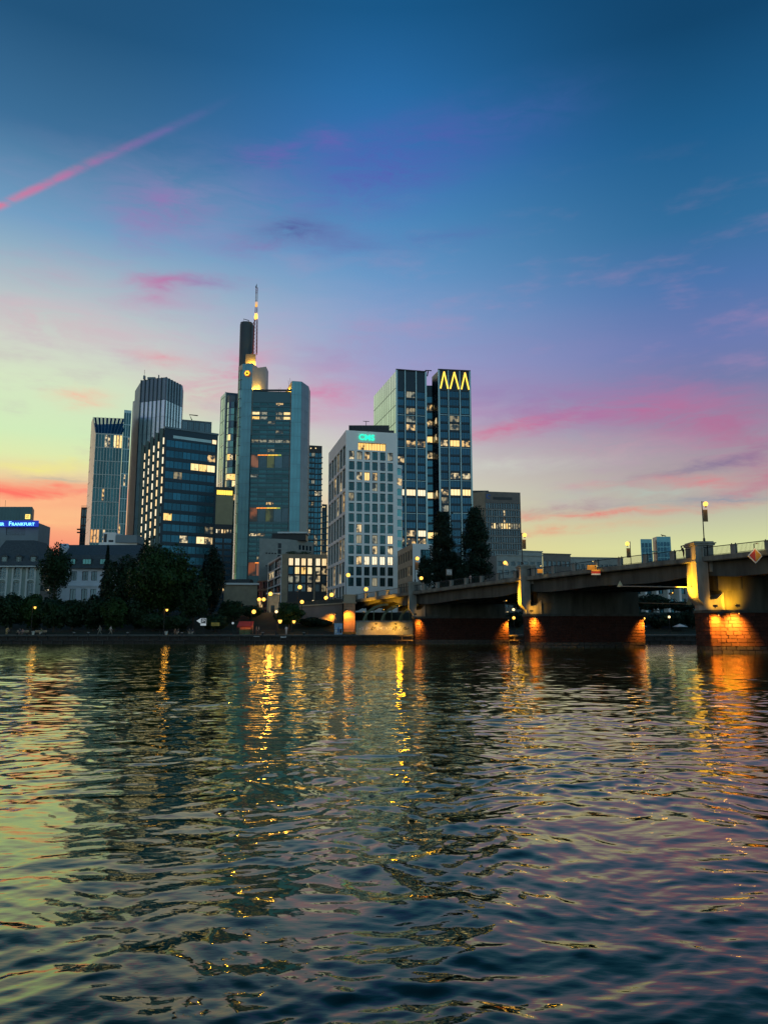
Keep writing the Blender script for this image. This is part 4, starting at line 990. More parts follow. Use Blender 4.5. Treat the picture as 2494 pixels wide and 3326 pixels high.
# ---- 7 dark residential tower with balconies, and its neighbour
def balcony_tower(px0, px1, ymid, ytop, D, nfl, lbl, seed):
    a = XYp(px0, ymid, D); b = XYp(px1, ymid, D + 3); zt = Zp(ytop, D)
    t = bld('residential_tower', lbl, a, 'skyscraper', 'office towers')
    ln = ln2(a, b); d = (b - a).normalized(); an = math.atan2(d.y, d.x); loc = Vector((a.x, a.y, 0)) - Vector(t.location)
    zz = rows(CITY + 30, zt - 7, nfl, .9)
    facade(t, a, b, CITY, zt, grid(4, ln, .5, .3), zz, frame_dark, pick(seed, [(.03, lit_part), (.07, lit_dim), (1, glass_navy)]), frame_dark, .5, 1)
    sl_ = MB(); sl_.box(0, ln * .48, -1.3, 0, -.15, .15); sl_.box(0, ln * .48, -1.3, -1.2, .15, 1.1); sl_ = sl_.mesh('balcony', mat('dark_balcony', (.06, .10, .12), .4, .4, .1))
    s2 = MB(); s2.box(ln * .85, ln + .6, -.9, 0, -.15, .15); s2.box(ln * .85, ln + .6, -.9, -.82, .15, 1.0); s2 = s2.mesh('balcony', MATS['dark_balcony'])
    for i, (z0_, z1_) in enumerate(zz):
        link('balcony', sl_ if i % 1 == 0 else s2, t, loc + Vector((0, 0, z0_ - .3)), an); link('balcony', s2, t, loc + Vector((0, 0, z0_ - .3)), an)
    shell(t, back([a, b], 16), CITY, zt, frame_dark, (0,))
    g = MB()
    for x in (.2, .55): g.ball((loc.x + d.x * ln * x, loc.y - .4, zt - CITY - 3), .45, 8, 5)
    g.build('roof_light', lamp_pale, t)
    return t
balcony_tower(1000, 1045, 1560, 1446, 700, 25, 'dark residential tower with balconies right of the tallest tower', 40)
balcony_tower(1045, 1062, 1700, 1637, 760, 14, 'narrow dark tower squeezed behind the white gridded block', 41)

# ---- 8 grey stone block with roof terrace
D = 320
a = XYp(843, 1760, D); b = XYp(936, 1760, D + 4); c = XYp(1018, 1760, D + 16)
zt = Zp(1748, D)
t = bld('stone_office', 'pale grey stone building with few windows and a planted roof, below the tallest tower', a, 'building', 'low buildings')
ln = ln2(a, b); sc_ = ln / 93.0
xs_ = [(sc_ * (903 - 843), sc_ * (914 - 843))]
facade(t, a, b, CITY, zt, xs_, [(Zp(1816, D), Zp(1800, D)), (Zp(1797, D), Zp(1782, D)), (Zp(1778, D), Zp(1762, D))], grey_stone, lambda c_, r: glass_dark, frame_dark, .3, 1)
ln = ln2(b, c)
facade(t, b, c, CITY, zt, [(ln * (.42 + .14 * i), ln * (.42 + .14 * i) + ln * .09) for i in range(4)], [(Zp(1783, D + 6), Zp(1767, D + 6))], grey_stone, lambda c_, r: glass_blue, frame_dark, .3, 0)
shell(t, [a, b, c, behind(c, 20), behind(a, 20)], CITY, zt, grey_stone, (0, 1))
L = Vector(t.location)
p, q_ = P(883, 1748, D + 8), P(994, 1748, D + 8)
g = MB(); g.box(p.x - L.x, q_.x - L.x, 8, 16, zt - CITY + .01, Zp(1733, D + 8) - CITY); g.build('roof_plant', frame_dark, t)
g = MB(); g.box(p.x - L.x + 2.5, q_.x - L.x + .6, 7, 17, Zp(1733, D + 8) - CITY + .01, Zp(1731, D + 8) - CITY + .4); g.build('roof_slab', white_stone, t)
sl_ = MB(); sl_.box(0, sc_ * 6, -.04, 0, 0, .5); sl_ = sl_.mesh('slot', frame_dark)
for yy, xx in ((1798, (863, 872, 881, 890)), (1839, (863, 872))):
    for x_ in xx: link('slot', sl_, t, (sc_ * (x_ - 843), -.01 + (x_ - 843) * sc_ * (b.y - a.y) / ln2(a, b), Zp(yy, D) - CITY))

# ---- 9 lit office with stone piers, left of the white block
D = 275
a0 = XYp(872, 1870, D + 36); a = XYp(915, 1870, D); b = XYp(1062, 1870, D + 3); zt = Zp(1802, D)
t = bld('lit_office', 'low office with stone piers and rows of bright yellow windows', a, 'building', 'low buildings')
ln = ln2(a, b); s_ = ln / 147.0
xs_ = [(s_ * (22 + i * 20.5), s_ * (22 + i * 20.5 + 15)) for i in range(4)] + [(s_ * (110 + i * 20), s_ * (110 + i * 20 + 15)) for i in range(2)]
zs_ = [(Zp(y1, D), Zp(y0, D)) for y0, y1 in ((1896, 1921), (1868, 1892), (1840, 1864), (1811, 1836))]
tb = pick(50, [(.12, lit_part), (.2, lit_dim), (1, glass_dark)])
def f9(c_, r):
    if r == 3: return lit_white
    if r == 2: return lit_bright if c_ in (1, 2, 3) else lit_part if c_ != 0 else glass_blue
    return tb(c_, r)
facade(t, a, b, CITY, zt, xs_, zs_, frame_dark, f9, frame_dark, .35, 2)
d = (b - a).normalized(); an = math.atan2(d.y, d.x); loc = Vector((a.x, a.y, 0)) - Vector(t.location)
for x0_, x1_ in ((0, 20), (103, 108)):
    g = MB(); g.box(s_ * x0_, s_ * x1_, -.35, -.002, CITY, zt - 1.2); g.build('stone_pier', beige_stone, t, loc, an)
g = MB(); g.box(0, ln, -.40, -.002, zt - 1.19, zt + .3); g.build('cornice', beige_stone, t, loc, an)
lns = ln2(a0, a)
facade(t, a0, a, CITY, zt, grid(2, lns, 1.0, .8), zs_, frame_dark, pick(51, [(.2, lit_part), (1, glass_dark)]), frame_dark, .35, 3)
d2 = (a - a0).normalized(); an2 = math.atan2(d2.y, d2.x); loc2 = Vector((a0.x, a0.y, 0)) - Vector(t.location)
for z in [zt - .7] + [q[0] - .75 for q in zs_]:
    g = MB(); g.box(0, lns, -.3, -.002, z, z + .55); g.build('white_band', white_stone, t, loc2, an2)
for x_ in (.0, lns * .5, lns - .6): 
    g = MB(); g.box(x_, x_ + .5, -.25, -.003, CITY, zt - .75); g.build('white_post', white_stone, t, loc2, an2)
shell(t, [a0, a, b, behind(b, 26), behind(a0, 14)], CITY, zt, frame_dark, (0, 1))
# lower dark neighbour
a = XYp(836, 1900, D + 45); b = XYp(874, 1900, D + 38)
t = bld('dark_low_block', 'dark low block left of the lit office', a, 'building', 'low buildings')
facade(t, a, b, CITY, Zp(1885, D + 40), grid(2, ln2(a, b), .4, .3), rows(CITY + 1, Zp(1888, D + 40), 4, .8), frame_dark, pick(52, [(.15, lit_part), (1, glass_dark)]))
shell(t, back([a, b], 12), CITY, Zp(1885, D + 40), frame_dark, (0,))
# classical stone building peeping over the trees
D = 300
a = XYp(728, 1915, D); b = XYp(836, 1915, D + 2); zt = Zp(1899, D)
t = bld('classical_building', 'low pale classical stone building above the trees, foot of the tallest tower', a, 'building', 'low buildings')
facade(t, a, b, CITY, zt, grid(5, ln2(a, b), 1.6, .8), [(CITY + 2, CITY + 5.0)], beige_stone, lambda c_, r: glass_dark, frame_dark, .4)
d = (b - a).normalized(); an = math.atan2(d.y, d.x); loc = Vector((a.x, a.y, 0)) - Vector(t.location)
g = MB(); g.box(-.7, ln2(a, b) + .7, -.8, .2, zt + .01, zt + .7); g.build('cornice', white_stone, t, loc, an)
shell(t, back([a, b], 14), CITY, zt, beige_stone, (0,))
g = MB(); L = Vector(t.location); p0, p1 = P(748, 1900, D + 4) - L, P(816, 1900, D + 4) - L
g.prism([(p0.x, 1), (p1.x, 1), (p1.x, 9), (p0.x, 9)], zt - CITY + .72, zt - CITY + 2.2); g.build('roof', slate, t)

# ---- 10 white gridded block with the green sign
D = 240
C = XYp(1066, 1620, D + 33); A = XYp(1122, 1620, D); B = XYp(1290, 1620, D + 4)
zt = Zp(1397, D)
t = bld('white_grid_block', 'white gridded office block with square windows and a green neon sign', A, 'building', 'office towers')
ln = ln2(A, B); s_ = ln / 168.0
xs_ = [(s_ * (10.5 + 25.2 * i), s_ * (10.5 + 25.2 * i + 17.5)) for i in range(6)]
zA, zB = Zp(1490, D), Zp(1903.5, D); pit = (zA - zB) / 12.0; wh = Zp(1463, D) - Zp(1490, D)
zs_ = [(zB + i * pit, zB + i * pit + wh) for i in range(13)]
litm = {(0, 0): lit_part, (0, 2): lit_part, (0, 1): lit_dim, (0, 5): lit_dim, (2, 1): lit_part, (2, 2): lit_bright, (2, 3): lit_part, (3, 3): lit_dim, (4, 0): lit_dim,
        (7, 1): lit_part, (8, 1): lit_dim, (8, 3): lit_dim, (8, 5): lit_white, (9, 3): lit_part, (9, 5): lit_part, (10, 2): lit_white, (10, 3): lit_white, (10, 4): lit_white, (10, 5): lit_white, (10, 1): lit_part, (12, 3): lit_dim, (1, 4): glass_dark}
facade(t, A, B, CITY, Zp(1461.5, D), xs_, zs_, white_stone, lambda c_, r: litm.get((12 - r, c_), glass_sea), frame_dark, .45, 1, 0, .12)
facade(t, A, B, Zp(1461.4, D), zt, [(s_ * 40, s_ * 131)], [(Zp(1458, D), Zp(1434, D))], white_stone, lambda c_, r: lit_bright, frame_dark, .7, 9, 0, .12)
lns = ln2(C, A)
nr = 8; zlo = CITY + 3; zs2 = rows(zlo, zt - 4.5, 7, 1.0)
tb = pick(60, [(.10, lit_part), (.05, lit_dim), (1, glass_green)])
facade(t, C, A, CITY, zt, grid(6, lns, .75, .9), zs2, white_stone, lambda c_, r: lit_part if r in (1, 4, 5) and c_ > 1 and (c_ + r) % 2 else tb(c_, r), frame_dark, .45, 1, 1, .12)
shell(t, [C, A, B, behind(B, 30) - Vector((1, 0)), behind(C, 8) + Vector((3, 0))], CITY, zt, white_stone, (0, 1), frame_dark)
L = Vector(t.location)
p, q_ = P(1134, 1392, D + 8), P(1264, 1392, D + 8)
g = MB(); g.box(p.x - L.x, q_.x - L.x, 6, 18, zt - CITY + .01, zt - CITY + 3.2); g.box(p.x - L.x - .8, q_.x - L.x + 1.6, 5, 20, zt - CITY + .012, zt - CITY + 1.2)
for i in range(12): g.box(p.x - L.x + i * 1.05, p.x - L.x + i * 1.05 + .6, 5.6, 5.95, zt - CITY + 1.3, zt - CITY + 2.9)
g.build('roof_plant', frame_dark, t)
p0, p1 = P(1189, 1388, D + 10) - L, P(1189, 1369, D + 10) - L
g = MB(); g.tube([p0, p1], .1, 5); g.tube([p1 + Vector((-1, 0, .1)), p1 + Vector((1.1, 0, 0))], .1, 5); g.build('antenna', black_metal, t)
d = (B - A).normalized(); an = math.atan2(d.y, d.x); loc = Vector((A.x, A.y, 0)) - L
neon = glow('green_neon', (.02, 1.0, .62), 1.2)
me = text_mesh("CMS", 2.6, .12, neon, .05, 1.05)
o = link('neon_sign', me, t, loc + Vector((d.x * s_ * 42, d.y * s_ * 42 - .35, Zp(1426, D) - CITY + CITY)), an); o.rotation_euler = (R(90), 0, an)
# rounded balcony bay on the right side
for i in range(12):
    z = Zp(1505, D) - i * pit
    if z < CITY + 3: break
    g = MB(); pts = [(B.x - L.x + .02, B.y - L.y + .5)] + [(B.x - L.x + 1.7 * math.sin(a), B.y - L.y + 2.6 - 1.9 * math.cos(a)) for a in (.25, .7, 1.1, 1.57)] + [(B.x - L.x + .3, B.y - L.y + 5)]
    g.prism(pts, z - CITY - .55, z - CITY + .55); g.build('balcony', white_stone, t)
    g = MB(); pts2 = [(x_ * .995 + .0, y_ + .25) for x_, y_ in pts]; g.prism(pts2, z - CITY - pit + .56, z - CITY - .56); g.build('balcony_glass', lit_part if i == 1 else glass_teal, t)

# ---- 11 twin tower with three lit peaks
D = 326
a0 = XYp(1214, 1400, D + 38); am = XYp(1263, 1400, D + 12); a1 = XYp(1288, 1400, D); a2 = XYp(1383, 1400, D + 3); b0 = XYp(1404, 1400, D + 9); b1 = XYp(1426, 1400, D); b2 = XYp(1528, 1400, D + 2)
zt = Zp(1203, D)
t = bld('twin_tower', 'dark blue twin tower with three yellow lit peaks on top', a1, 'skyscraper', 'office towers')
L = Vector(t.location)
ytop = [1268 + 26.6 * i for i in range(20)]
zs_ = sorted([(Zp(y + 21, D), Zp(y, D)) for y in ytop]); nR = len(zs_)
dk = mat('dark_blue_spandrel', (.016, .034, .050), .35, .5, .1)
LT = {(0, 1): lit_dim, (2, 1): lit_dim, (3, 1): lit_dim, (4, 1): lit_part, (6, 1): lit_part, (6, 2): lit_part, (8, 0): lit_part, (12, 0): lit_white, (12, 1): lit_white, (12, 2): lit_white, (17, 1): lit_part, (17, 2): lit_white, (18, 0): lit_part, (18, 1): lit_part, (18, 2): lit_part}
RT = {(3, 1): lit_dim, (4, 1): lit_dim, (6, 0): lit_part, (6, 1): lit_bright, (6, 2): lit_part, (10, 1): lit_part, (10, 2): lit_part, (12, 0): lit_part, (12, 1): lit_bright, (12, 2): lit_bright, (13, 0): lit_dim, (14, 0): lit_dim}
for a, b, tab in ((a1, a2, LT), (b1, b2, RT)):
    ln = ln2(a, b); cuts = [0, .285, .665, 1.0] if a is a1 else [0, .30, .67, 1.0]
    xs_ = [(ln * u + .55, ln * v - .35) for u, v in zip(cuts, cuts[1:])]
    facade(t, a, b, CITY, zt, xs_, zs_, dk, lambda c_, r: tab.get((nR - 1 - r, c_), glass_blue if nR - 1 - r != 2 or tab is LT else glass_navy), frame_dark, .25, 2, 0, .12)
    d = (b - a).normalized(); an = math.atan2(d.y, d.x); loc = Vector((a.x, a.y, 0)) - L
    for u in cuts:
        wd = .42 if 0 < u < 1 else .75
        g = MB(); g.box(ln * u - wd / 2, ln * u + wd / 2, -.45, -.002, CITY, zt + .1); g.build('pilaster', alu, t, loc, an)
    for k in (2, 6, 10, 14):
        z = zs_[nR - 1 - k][0] - .75
        for u, v in zip(cuts, cuts[1:]):
            g = MB(); g.box(ln * u + .39, ln * v - .39, -.12, -.002, z, z + .25); g.build('floor_band', alu, t, loc, an)
    g = MB(); g.box(-.3, ln + .3, -.5, .3, zt + .102, zt + .6); g.build('parapet', frame_dark, t, loc, an)
    if a is b1:
        for u in (.05, .36, .72):
            w_ = .235 if u != .36 else .27; g = MB()
            x0_, x1_, xm = ln * u, ln * (u + w_), ln * (u + w_ / 2); zlo_, zhi = Zp(1262, D), Zp(1208, D)
            for xa_, xb_ in ((x0_, xm), (x1_, xm)): g.tube([(xa_, -.6, zlo_), (xb_, -.6, zhi)], .30, 6)
            g.build('lit_peak', glow('peak_tube', (1.0, .60, .06), 2.2), t, loc, an)
# recessed middle
ln = ln2(a2, b0)
facade(t, Vector((a2.x, a2.y + 6)), Vector((b0.x, b0.y)), CITY, zt - 4, [(.4, ln - .8)], zs_, dk, lambda c_, r: {1: lit_part, 3: lit_part, 5: lit_bright, 7: lit_part, 12: lit_white, 17: lit_bright}.get(nR - 1 - r, glass_navy), frame_dark, .2, 1)
facade(t, Vector((b0.x, b0.y)), Vector((b1.x, b1.y)), CITY, zt, grid(3, ln2(b0, b1), .4, .4), zs_, dk, lambda c_, r: {3: lit_part, 5: lit_part, 12: lit_part}.get(nR - 1 - r, glass_dark) if c_ == 1 else glass_navy, frame_dark, .2, 0)
# folded glass side reflecting the west
zl0 = Zp(1290, D + 38); zlm = Zp(1240, D + 12)
for a, b, za, zb_, nx in ((a0, am, zl0, zlm, 7), (am, a1, zlm, zt, 3)):
    ln = ln2(a, b); d = (b - a).normalized(); an = math.atan2(d.y, d.x); loc = Vector((a.x, a.y, 0)) - L
    zmin = min(zt, zt)
    g = MB(); g.quad((0, 0, CITY), (ln, 0, CITY), (ln, 0, zt), (0, 0, zt)); g.build('side_wall', dk, t, loc, an)
    pw = ln / nx; ph = (zt - CITY) / 14
    me = MB(); me.box(.22, pw - .22, -.12, 0, .16, ph - .16); me = me.mesh('side_glass', glass_pale)
    for i in range(nx):
        for j in range(14):
            o = link('side_glass', me, t, loc + Vector((d.x * i * pw, d.y * i * pw, CITY + j * ph)), an)
shell(t, [a0, am, a1, a2, behind(a2, 30), behind(a0, 10)], CITY, zt, frame_dark, (0, 1, 2))
shell(t, [b1, b2, Vector((b2.x, b2.y + 26)), Vector((b1.x, b1.y + 26))], CITY, zt, mat('pale_edge', (.4, .45, .42), .4, .4, .1), (0,))
g = MB(); p = P(1387, 1222, D + 14) - L; q_ = P(1390, 1206, D + 14) - L; g.tube([p, q_], .3, 5); g.tube([q_ + Vector((-1.4, 0, .4)), q_ + Vector((1.6, 0, .3))], .25, 5); g.build('roof_crane', black_metal, t)

# ---- 12 low corner building right of the white block
D = 212
C = XYp(1291, 1830, D + 22); A = XYp(1340, 1830, D); B = XYp(1405, 1830, D + 2); zt = Zp(1765, D)
t = bld('corner_building', 'low sandstone corner building between white block and poplars', A, 'building', 'low buildings')
facade(t, C, A, CITY, zt, grid(6, ln2(C, A), 1.3, .9), rows(CITY + 2.2, zt - 1.6, 4, 1.6), beige_stone, pick(70, [(.08, lit_part), (1, glass_dark)]), frame_dark, .4, 0)
ln = ln2(A, B)
facade(t, A, B, CITY, zt, [(ln * .40, ln * .92)], rows(CITY + 3.0, zt - 1.6, 3, 2.0), white_stone, lambda c_, r: glass_navy, frame_dark, .5, 3)
for i, z in enumerate(rows(CITY + 3.0, zt - 1.6, 3, 2.0)):
    g = MB(); d = (B - A).normalized(); g.box(ln * .36, ln + .5, -1.0, -.002, z[0] - 1.0, z[0] - .1); g.build('balcony', white_stone, t, Vector((A.x, A.y, 0)) - Vector(t.location), math.atan2(d.y, d.x))
shell(t, [C, A, B, behind(B, 20), behind(C, 8)], CITY, zt, beige_stone, (0, 1))

# ---- 13 brown office right of the twin tower
D = 450
C = XYp(1528, 1680, D + 6); A = XYp(1576, 1680, D); B = XYp(1691, 1680, D + 4); zt = Zp(1596, D)
t = bld('brown_office', 'brown stone office with a blue roundel and a row of yellow windows', A, 'building', 'office towers')
ln = ln2(A, B)
zs_ = sorted([(Zp(y + 18, D), Zp(y, D)) for y in (1633, 1656, 1678, 1698, 1720, 1743, 1765, 1787)])
tb = pick(80, [(.35, lit_part), (.35, lit_bright), (1, lit_dim)])
facade(t, A, B, CITY, zt, grid(14, ln, .42, .6), zs_, brown_stone, lambda c_, r: tb(c_, r) if r == 4 and c_ > 1 else (lit_part if (c_, r) in ((7, 6), (7, 5)) else glass_dark), frame_dark, .4, 0)
d = (B - A).normalized(); an = math.atan2(d.y, d.x); loc = Vector((A.x, A.y, 0)) - Vector(t.location)
for z0_, z1_ in zs_[:-1]: 
    g = MB(); g.box(.2, ln - .2, -.2, -.002, z1_ + .1, z1_ + .5); g.build('floor_band', grey_stone, t, loc, an)
g = MB(); n = 20; cxx, czz = ln * .10, Zp(1612, D)
g.add([(cxx + r_ * math.cos(6.283 * i / n + .4), -.10, czz + r_ * math.sin(6.283 * i / n + .4)) for r_ in (1.5, .85) for i in range(n - 3)], [(i, i + 1, n - 3 + i + 1, n - 3 + i) for i in range(n - 4)]); g.build('roundel', mat('blue_enamel', (.02, .10, .35), .4), t, loc, an)
g = MB(); g.box(ln * .22, ln * .76, -.10, -.002, Zp(1622, D), Zp(1613, D)); g.build('name_plate', frame_dark, t, loc, an)
lnc = ln2(C, A); zc = Zp(1589, D + 3)
facade(t, C, A, CITY, zt, grid(5, lnc, .8, .8), zs_[:7], beige_stone, pick(81, [(.15, lit_part), (1, glass_dark)]), frame_dark, .3, 0)
shell(t, [C, A, B, behind(B, 22), behind(C, 18)], CITY, zt, brown_stone, (0, 1))
g = MB(); L = Vector(t.location); p = P(1585, 1590, D + 8) - L; g.box(C.x - L.x, p.x, 6, 16, zt - CITY + .01, zt - CITY + 1.6); g.build('roof_plant', frame_dark, t)
# low blocks towards the right
def low_block(px0, px1, ymid, ytop, D, n, nrow, wallm, lbl, seed, wh=.5):
    a = XYp(px0, ymid, D); b = XYp(px1, ymid, D + 4); zt = Zp(ytop, D)
    t = bld('low_block', lbl, a, 'building', 'low buildings'); ln = ln2(a, b)
    hh = (zt - CITY - 1.5) / nrow
    facade(t, a, b, CITY, zt, grid(n, ln, ln / n * .35, .6), [(CITY + .8 + i * hh, CITY + .8 + i * hh + hh * wh) for i in range(nrow)], wallm, pick(seed, [(.06, lit_part), (1, glass_dark)]), frame_dark, .35, 1)
    d = (b - a).normalized(); g = MB(); g.box(-.3, ln + .3, -.35, .3, zt + .01, zt + .5); g.build('cornice', wallm, t, Vector((a.x, a.y, 0)) - Vector(t.location), math.atan2(d.y, d.x))
    shell(t, back([a, b], 16), CITY, zt, wallm, (0,))
low_block(1612, 1760, 1830, 1804, 330, 7, 7, grey_stone, 'grey low building below the brown office, behind the bridge railing', 90)
low_block(1683, 1760, 1800, 1791, 360, 7, 6, grey_stone, 'set-back grey top storey beside the brown office', 91)
low_block(1762, 1852, 1815, 1800, 380, 6, 6, brown_stone, 'brownish low building right of the grey one, above the railing', 92)
low_block(1852, 2005, 1820, 1812, 400, 10, 6, grey_stone, 'long low building behind the lamp post on the bridge', 93)
# far twin towers above the bridge
D = 1500
t = bld('far_twin_tower', 'pair of distant blue towers seen above the bridge railing', XYp(2080, 1800, D), 'skyscraper', 'office towers')
L = Vector(t.location)
a, b = XYp(2081, 1800, D), XYp(2118, 1800, D); zt = Zp(1751, D)
tb = pick(95, [(.16, lit_bright), (1, glass_blue)])
facade(t, a, b, CITY, zt, grid(3, ln2(a, b), 1.2, 1.5), rows(CITY + 20, zt - 8, 14, 1.5), steel_blue, lambda c_, r: tb(c_, r) if r in (6, 7, 8) else glass_blue, frame_dark, .5, 1, 0, .4)
shell(t, back([a, b], 22), CITY, zt, steel_blue, (0,))
c0, c1 = XYp(2134, 1800, D + 5), XYp(2176, 1800, D + 5); z2 = Zp(1742, D)
g = MB(); g.prism([(c0.x - L.x - .0, 5), (c1.x - L.x + 2, 5), (c1.x - L.x, 28), (c0.x - L.x, 28)], 0, z2 - CITY)
for i in range(4 * 14):
    x_, z_ = i % 4, i // 4
    gw = MB(); wd = (c1.x - c0.x) / 4; gw.box(c0.x - L.x + x_ * wd + .6, c0.x - L.x + (x_ + 1) * wd - .6, 4.6, 4.99, 20 + z_ * 10.4, 20 + z_ * 10.4 + 8.4); gw.build('window', glass_blue, t)
g.build('second_tower', steel_blue, t)
g = MB(); xm0, xm1 = b.x - L.x + .5, c0.x - L.x - .5
for i in range(5): g.box(xm0, xm1, 8, 14, 40 + i * 26, 42.5 + i * 26)
g.build('link_bridge', mat('green_glass_link', (.2, .3, .22), .3, .4), t)
g = MB(); p = P(2150, 1742, D + 10) - L; g.tube([p + Vector((-3, 0, 3)), p + Vector((7, 0, .5))], .9, 5); g.tube([p, p + Vector((0, 0, 3))], .9, 5); g.build('roof_crane', black_metal, t)
# ---------------------------------------------------------------- left bank houses
D = 320
a = XYp(-60, 1740, D); b = XYp(126, 1740, D + 2); c = XYp(163, 1740, D + 16); zt = Zp(1697, D); ztc = Zp(1709, D + 16)
t = bld('theatre_block', 'blue-grey block carrying blue neon lettering, left edge', a, 'building', 'low buildings')
bluegrey = mat('blue_grey_render', (.20, .25, .27), .7, 0, .08, .2)
ln = ln2(a, b); s_ = ln / 186.0
facade(t, a, b, CITY, zt, [(s_ * 80, s_ * 142)], [(Zp(1737, D), Zp(1713, D))], bluegrey, lambda c_, r: mat('grey_louvre', (.16, .2, .22), .6, .2), frame_dark, .25, 0)
facade(t, b, c, CITY, zt, [], [], bluegrey, lambda c_, r: None)
shell(t, [a, b, c, behind(c, 20), behind(a, 20)], CITY, zt, bluegrey, (0, 1))
L = Vector(t.location); d = (b - a).normalized(); an = math.atan2(d.y, d.x)
neonb = glow('blue_neon', (.16, .55, 1.0), 2.6); 
x_ = P(0, 1700, D).x
g = MB(); p0, p1 = P(-55, 1710, D - .3), P(126, 1710, D - .3); g.box(p0.x - L.x, p1.x - L.x, -.35, -.12, Zp(1711, D) - CITY, Zp(1691, D) - CITY); g.build('sign_board', glow('blue_sign_glow', (.0, .03, .75), .55), t)
for txt, px, sz in (('ER', -1, 1.75), ('F', 29, 2.45), ('RANKFURT', 39, 1.75)):
    o = link('neon_lettering', text_mesh(txt, sz, .08, neonb, .035, 1.10 if len(txt) > 2 else 1.0), t, P(px, 1707, D - .9) - L); o.rotation_euler = (R(90), 0, 0)
# bank block behind with square badge
D = 380
a = XYp(-50, 1680, D); b = XYp(104, 1680, D); c = XYp(111, 1680, D + 12); zt = Zp(1646, D)
t = bld('bank_block', 'teal block with a small lit square badge behind the neon sign', a, 'building', 'low buildings')
teal = mat('teal_cladding', (.07, .16, .18), .45, .4, .1, .1)
shell(t, [a, b, c, behind(c, 14), behind(a, 20)], CITY, zt, teal)
L = Vector(t.location); ln = ln2(a, b)
for i in range(16):
    g = MB(); g.box(i * ln / 16 + .04, (i + 1) * ln / 16 - .04, -.12, -.002, zt - CITY - 9, zt - CITY - .1); g.build('cladding_panel', teal, t)
p = P(91, 1678, D - .4) - L; h = 1.15
g = MB(); g.box(p.x - h, p.x + h, -.5, -.14, p.z - h, p.z + h); g.build('badge', glow('badge_pale_yellow', (1, .72, .16), 1.6), t)
g = MB(); k_ = .55
g.add([(p.x + x, -.52, p.z + z) for x, z in ((-.75, -.75), (.75, -.75), (.75, .75), (-.75, .75), (-.58, -.58), (.58, -.58), (.58, .58), (-.58, .58))], [(0, 1, 5, 4), (1, 2, 6, 5), (2, 3, 7, 6), (3, 0, 4, 7)])
g.add([(p.x - .42, -.525, p.z - .5), (p.x - .12, -.525, p.z - .5), (p.x + .42, -.525, p.z + .5), (p.x + .12, -.525, p.z + .5)], [(0, 1, 2, 3)]); g.build('badge_mark', mat('badge_black', (.01, .01, .02), .5), t)
g = MB(); q_ = P(18, 1646, D + 6) - L; g.tube([q_, q_ + Vector((0, 0, 3.4))], .08, 4); g.build('antenna', black_metal, t)
# mansard villa
D = 205
a = XYp(-40, 1880, D); b = XYp(134, 1880, D + 1); ze = Zp(1838, D); zr_ = Zp(1757, D + 6)
t = bld('mansard_villa', 'old villa with dark mansard roof, dormers and arched white windows', a, 'house', 'houses behind the trees')
ln = ln2(a, b); s_ = ln / 174.0
pale = mat('pale_green_plaster', (.26, .33, .30), .8, 0, .12, .5); trim = mat('white_trim', (.55, .60, .58), .7, 0, .1, .5)
xs_ = [(s_ * (x0_ + 40), s_ * (x0_ + 40 + 19)) for x0_ in (-37, 0, 46, 92)]
facade(t, a, b, CITY, ze, xs_, [(CITY + .6, Zp(1890, D)), (Zp(1877, D), Zp(1843, D))], pale, lambda c_, r: glass_dark, trim, .4, 1, 2)
loc = Vector((a.x, a.y, 0)) - Vector(t.location); d = (b - a).normalized(); an = math.atan2(d.y, d.x)
for x0_, x1_ in xs_:
    for sx in (x0_ - .55, x1_ + .1):
        g = MB(); g.box(sx, sx + .45, -.25, -.002, CITY, ze - .4); g.box(sx - .12, sx + .57, -.32, -.003, ze - .8, ze - .4); g.build('pilaster', trim, t, loc, an)
    g = MB(); zc_ = Zp(1888, D); n = 10; mid = (x0_ + x1_) / 2; r_ = (x1_ - x0_) / 2 + .45
    for k in range(n):
        t0, t1 = math.pi * k / n, math.pi * (k + 1) / n
        g.add([(mid - r_ * math.cos(t0), -.2, zc_ + .6 * r_ * math.sin(t0)), (mid - r_ * math.cos(t1), -.2, zc_ + .6 * r_ * math.sin(t1)), (mid - (r_ - .35) * math.cos(t1), -.2, zc_ + .6 * (r_ - .35) * math.sin(t1) - .1), (mid - (r_ - .35) * math.cos(t0), -.2, zc_ + .6 * (r_ - .35) * math.sin(t0) - .1)], [(0, 1, 2, 3)])
    g.build('arch_trim', trim, t, loc, an)
shell(t, back([a, b], 16), CITY, ze, pale, (0,))
L = Vector(t.location); e = .5
g = MB(); x0_, x1_ = P(8, 1757, D + 5).x - L.x - 9, P(116, 1757, D + 5).x - L.x
g.add([(-e, -e, ze - CITY), (ln + e, -e, ze - CITY), (ln + e, 16 + e, ze - CITY), (-e, 16 + e, ze - CITY), (2.0, 4.5, zr_ - CITY), (x1_, 4.5, zr_ - CITY), (x1_, 12, zr_ - CITY), (2.0, 12, zr_ - CITY)],
      [(0, 1, 5, 4), (1, 2, 6, 5), (2, 3, 7, 6), (3, 0, 4, 7), (4, 5, 6, 7), (3, 2, 1, 0)]); roof = g.build('roof', slate, t)
g = MB(); g.box(-.8, ln + .8, -.8, .2, ze - CITY - .35, ze - CITY - .02); g.build('cornice', trim, t)
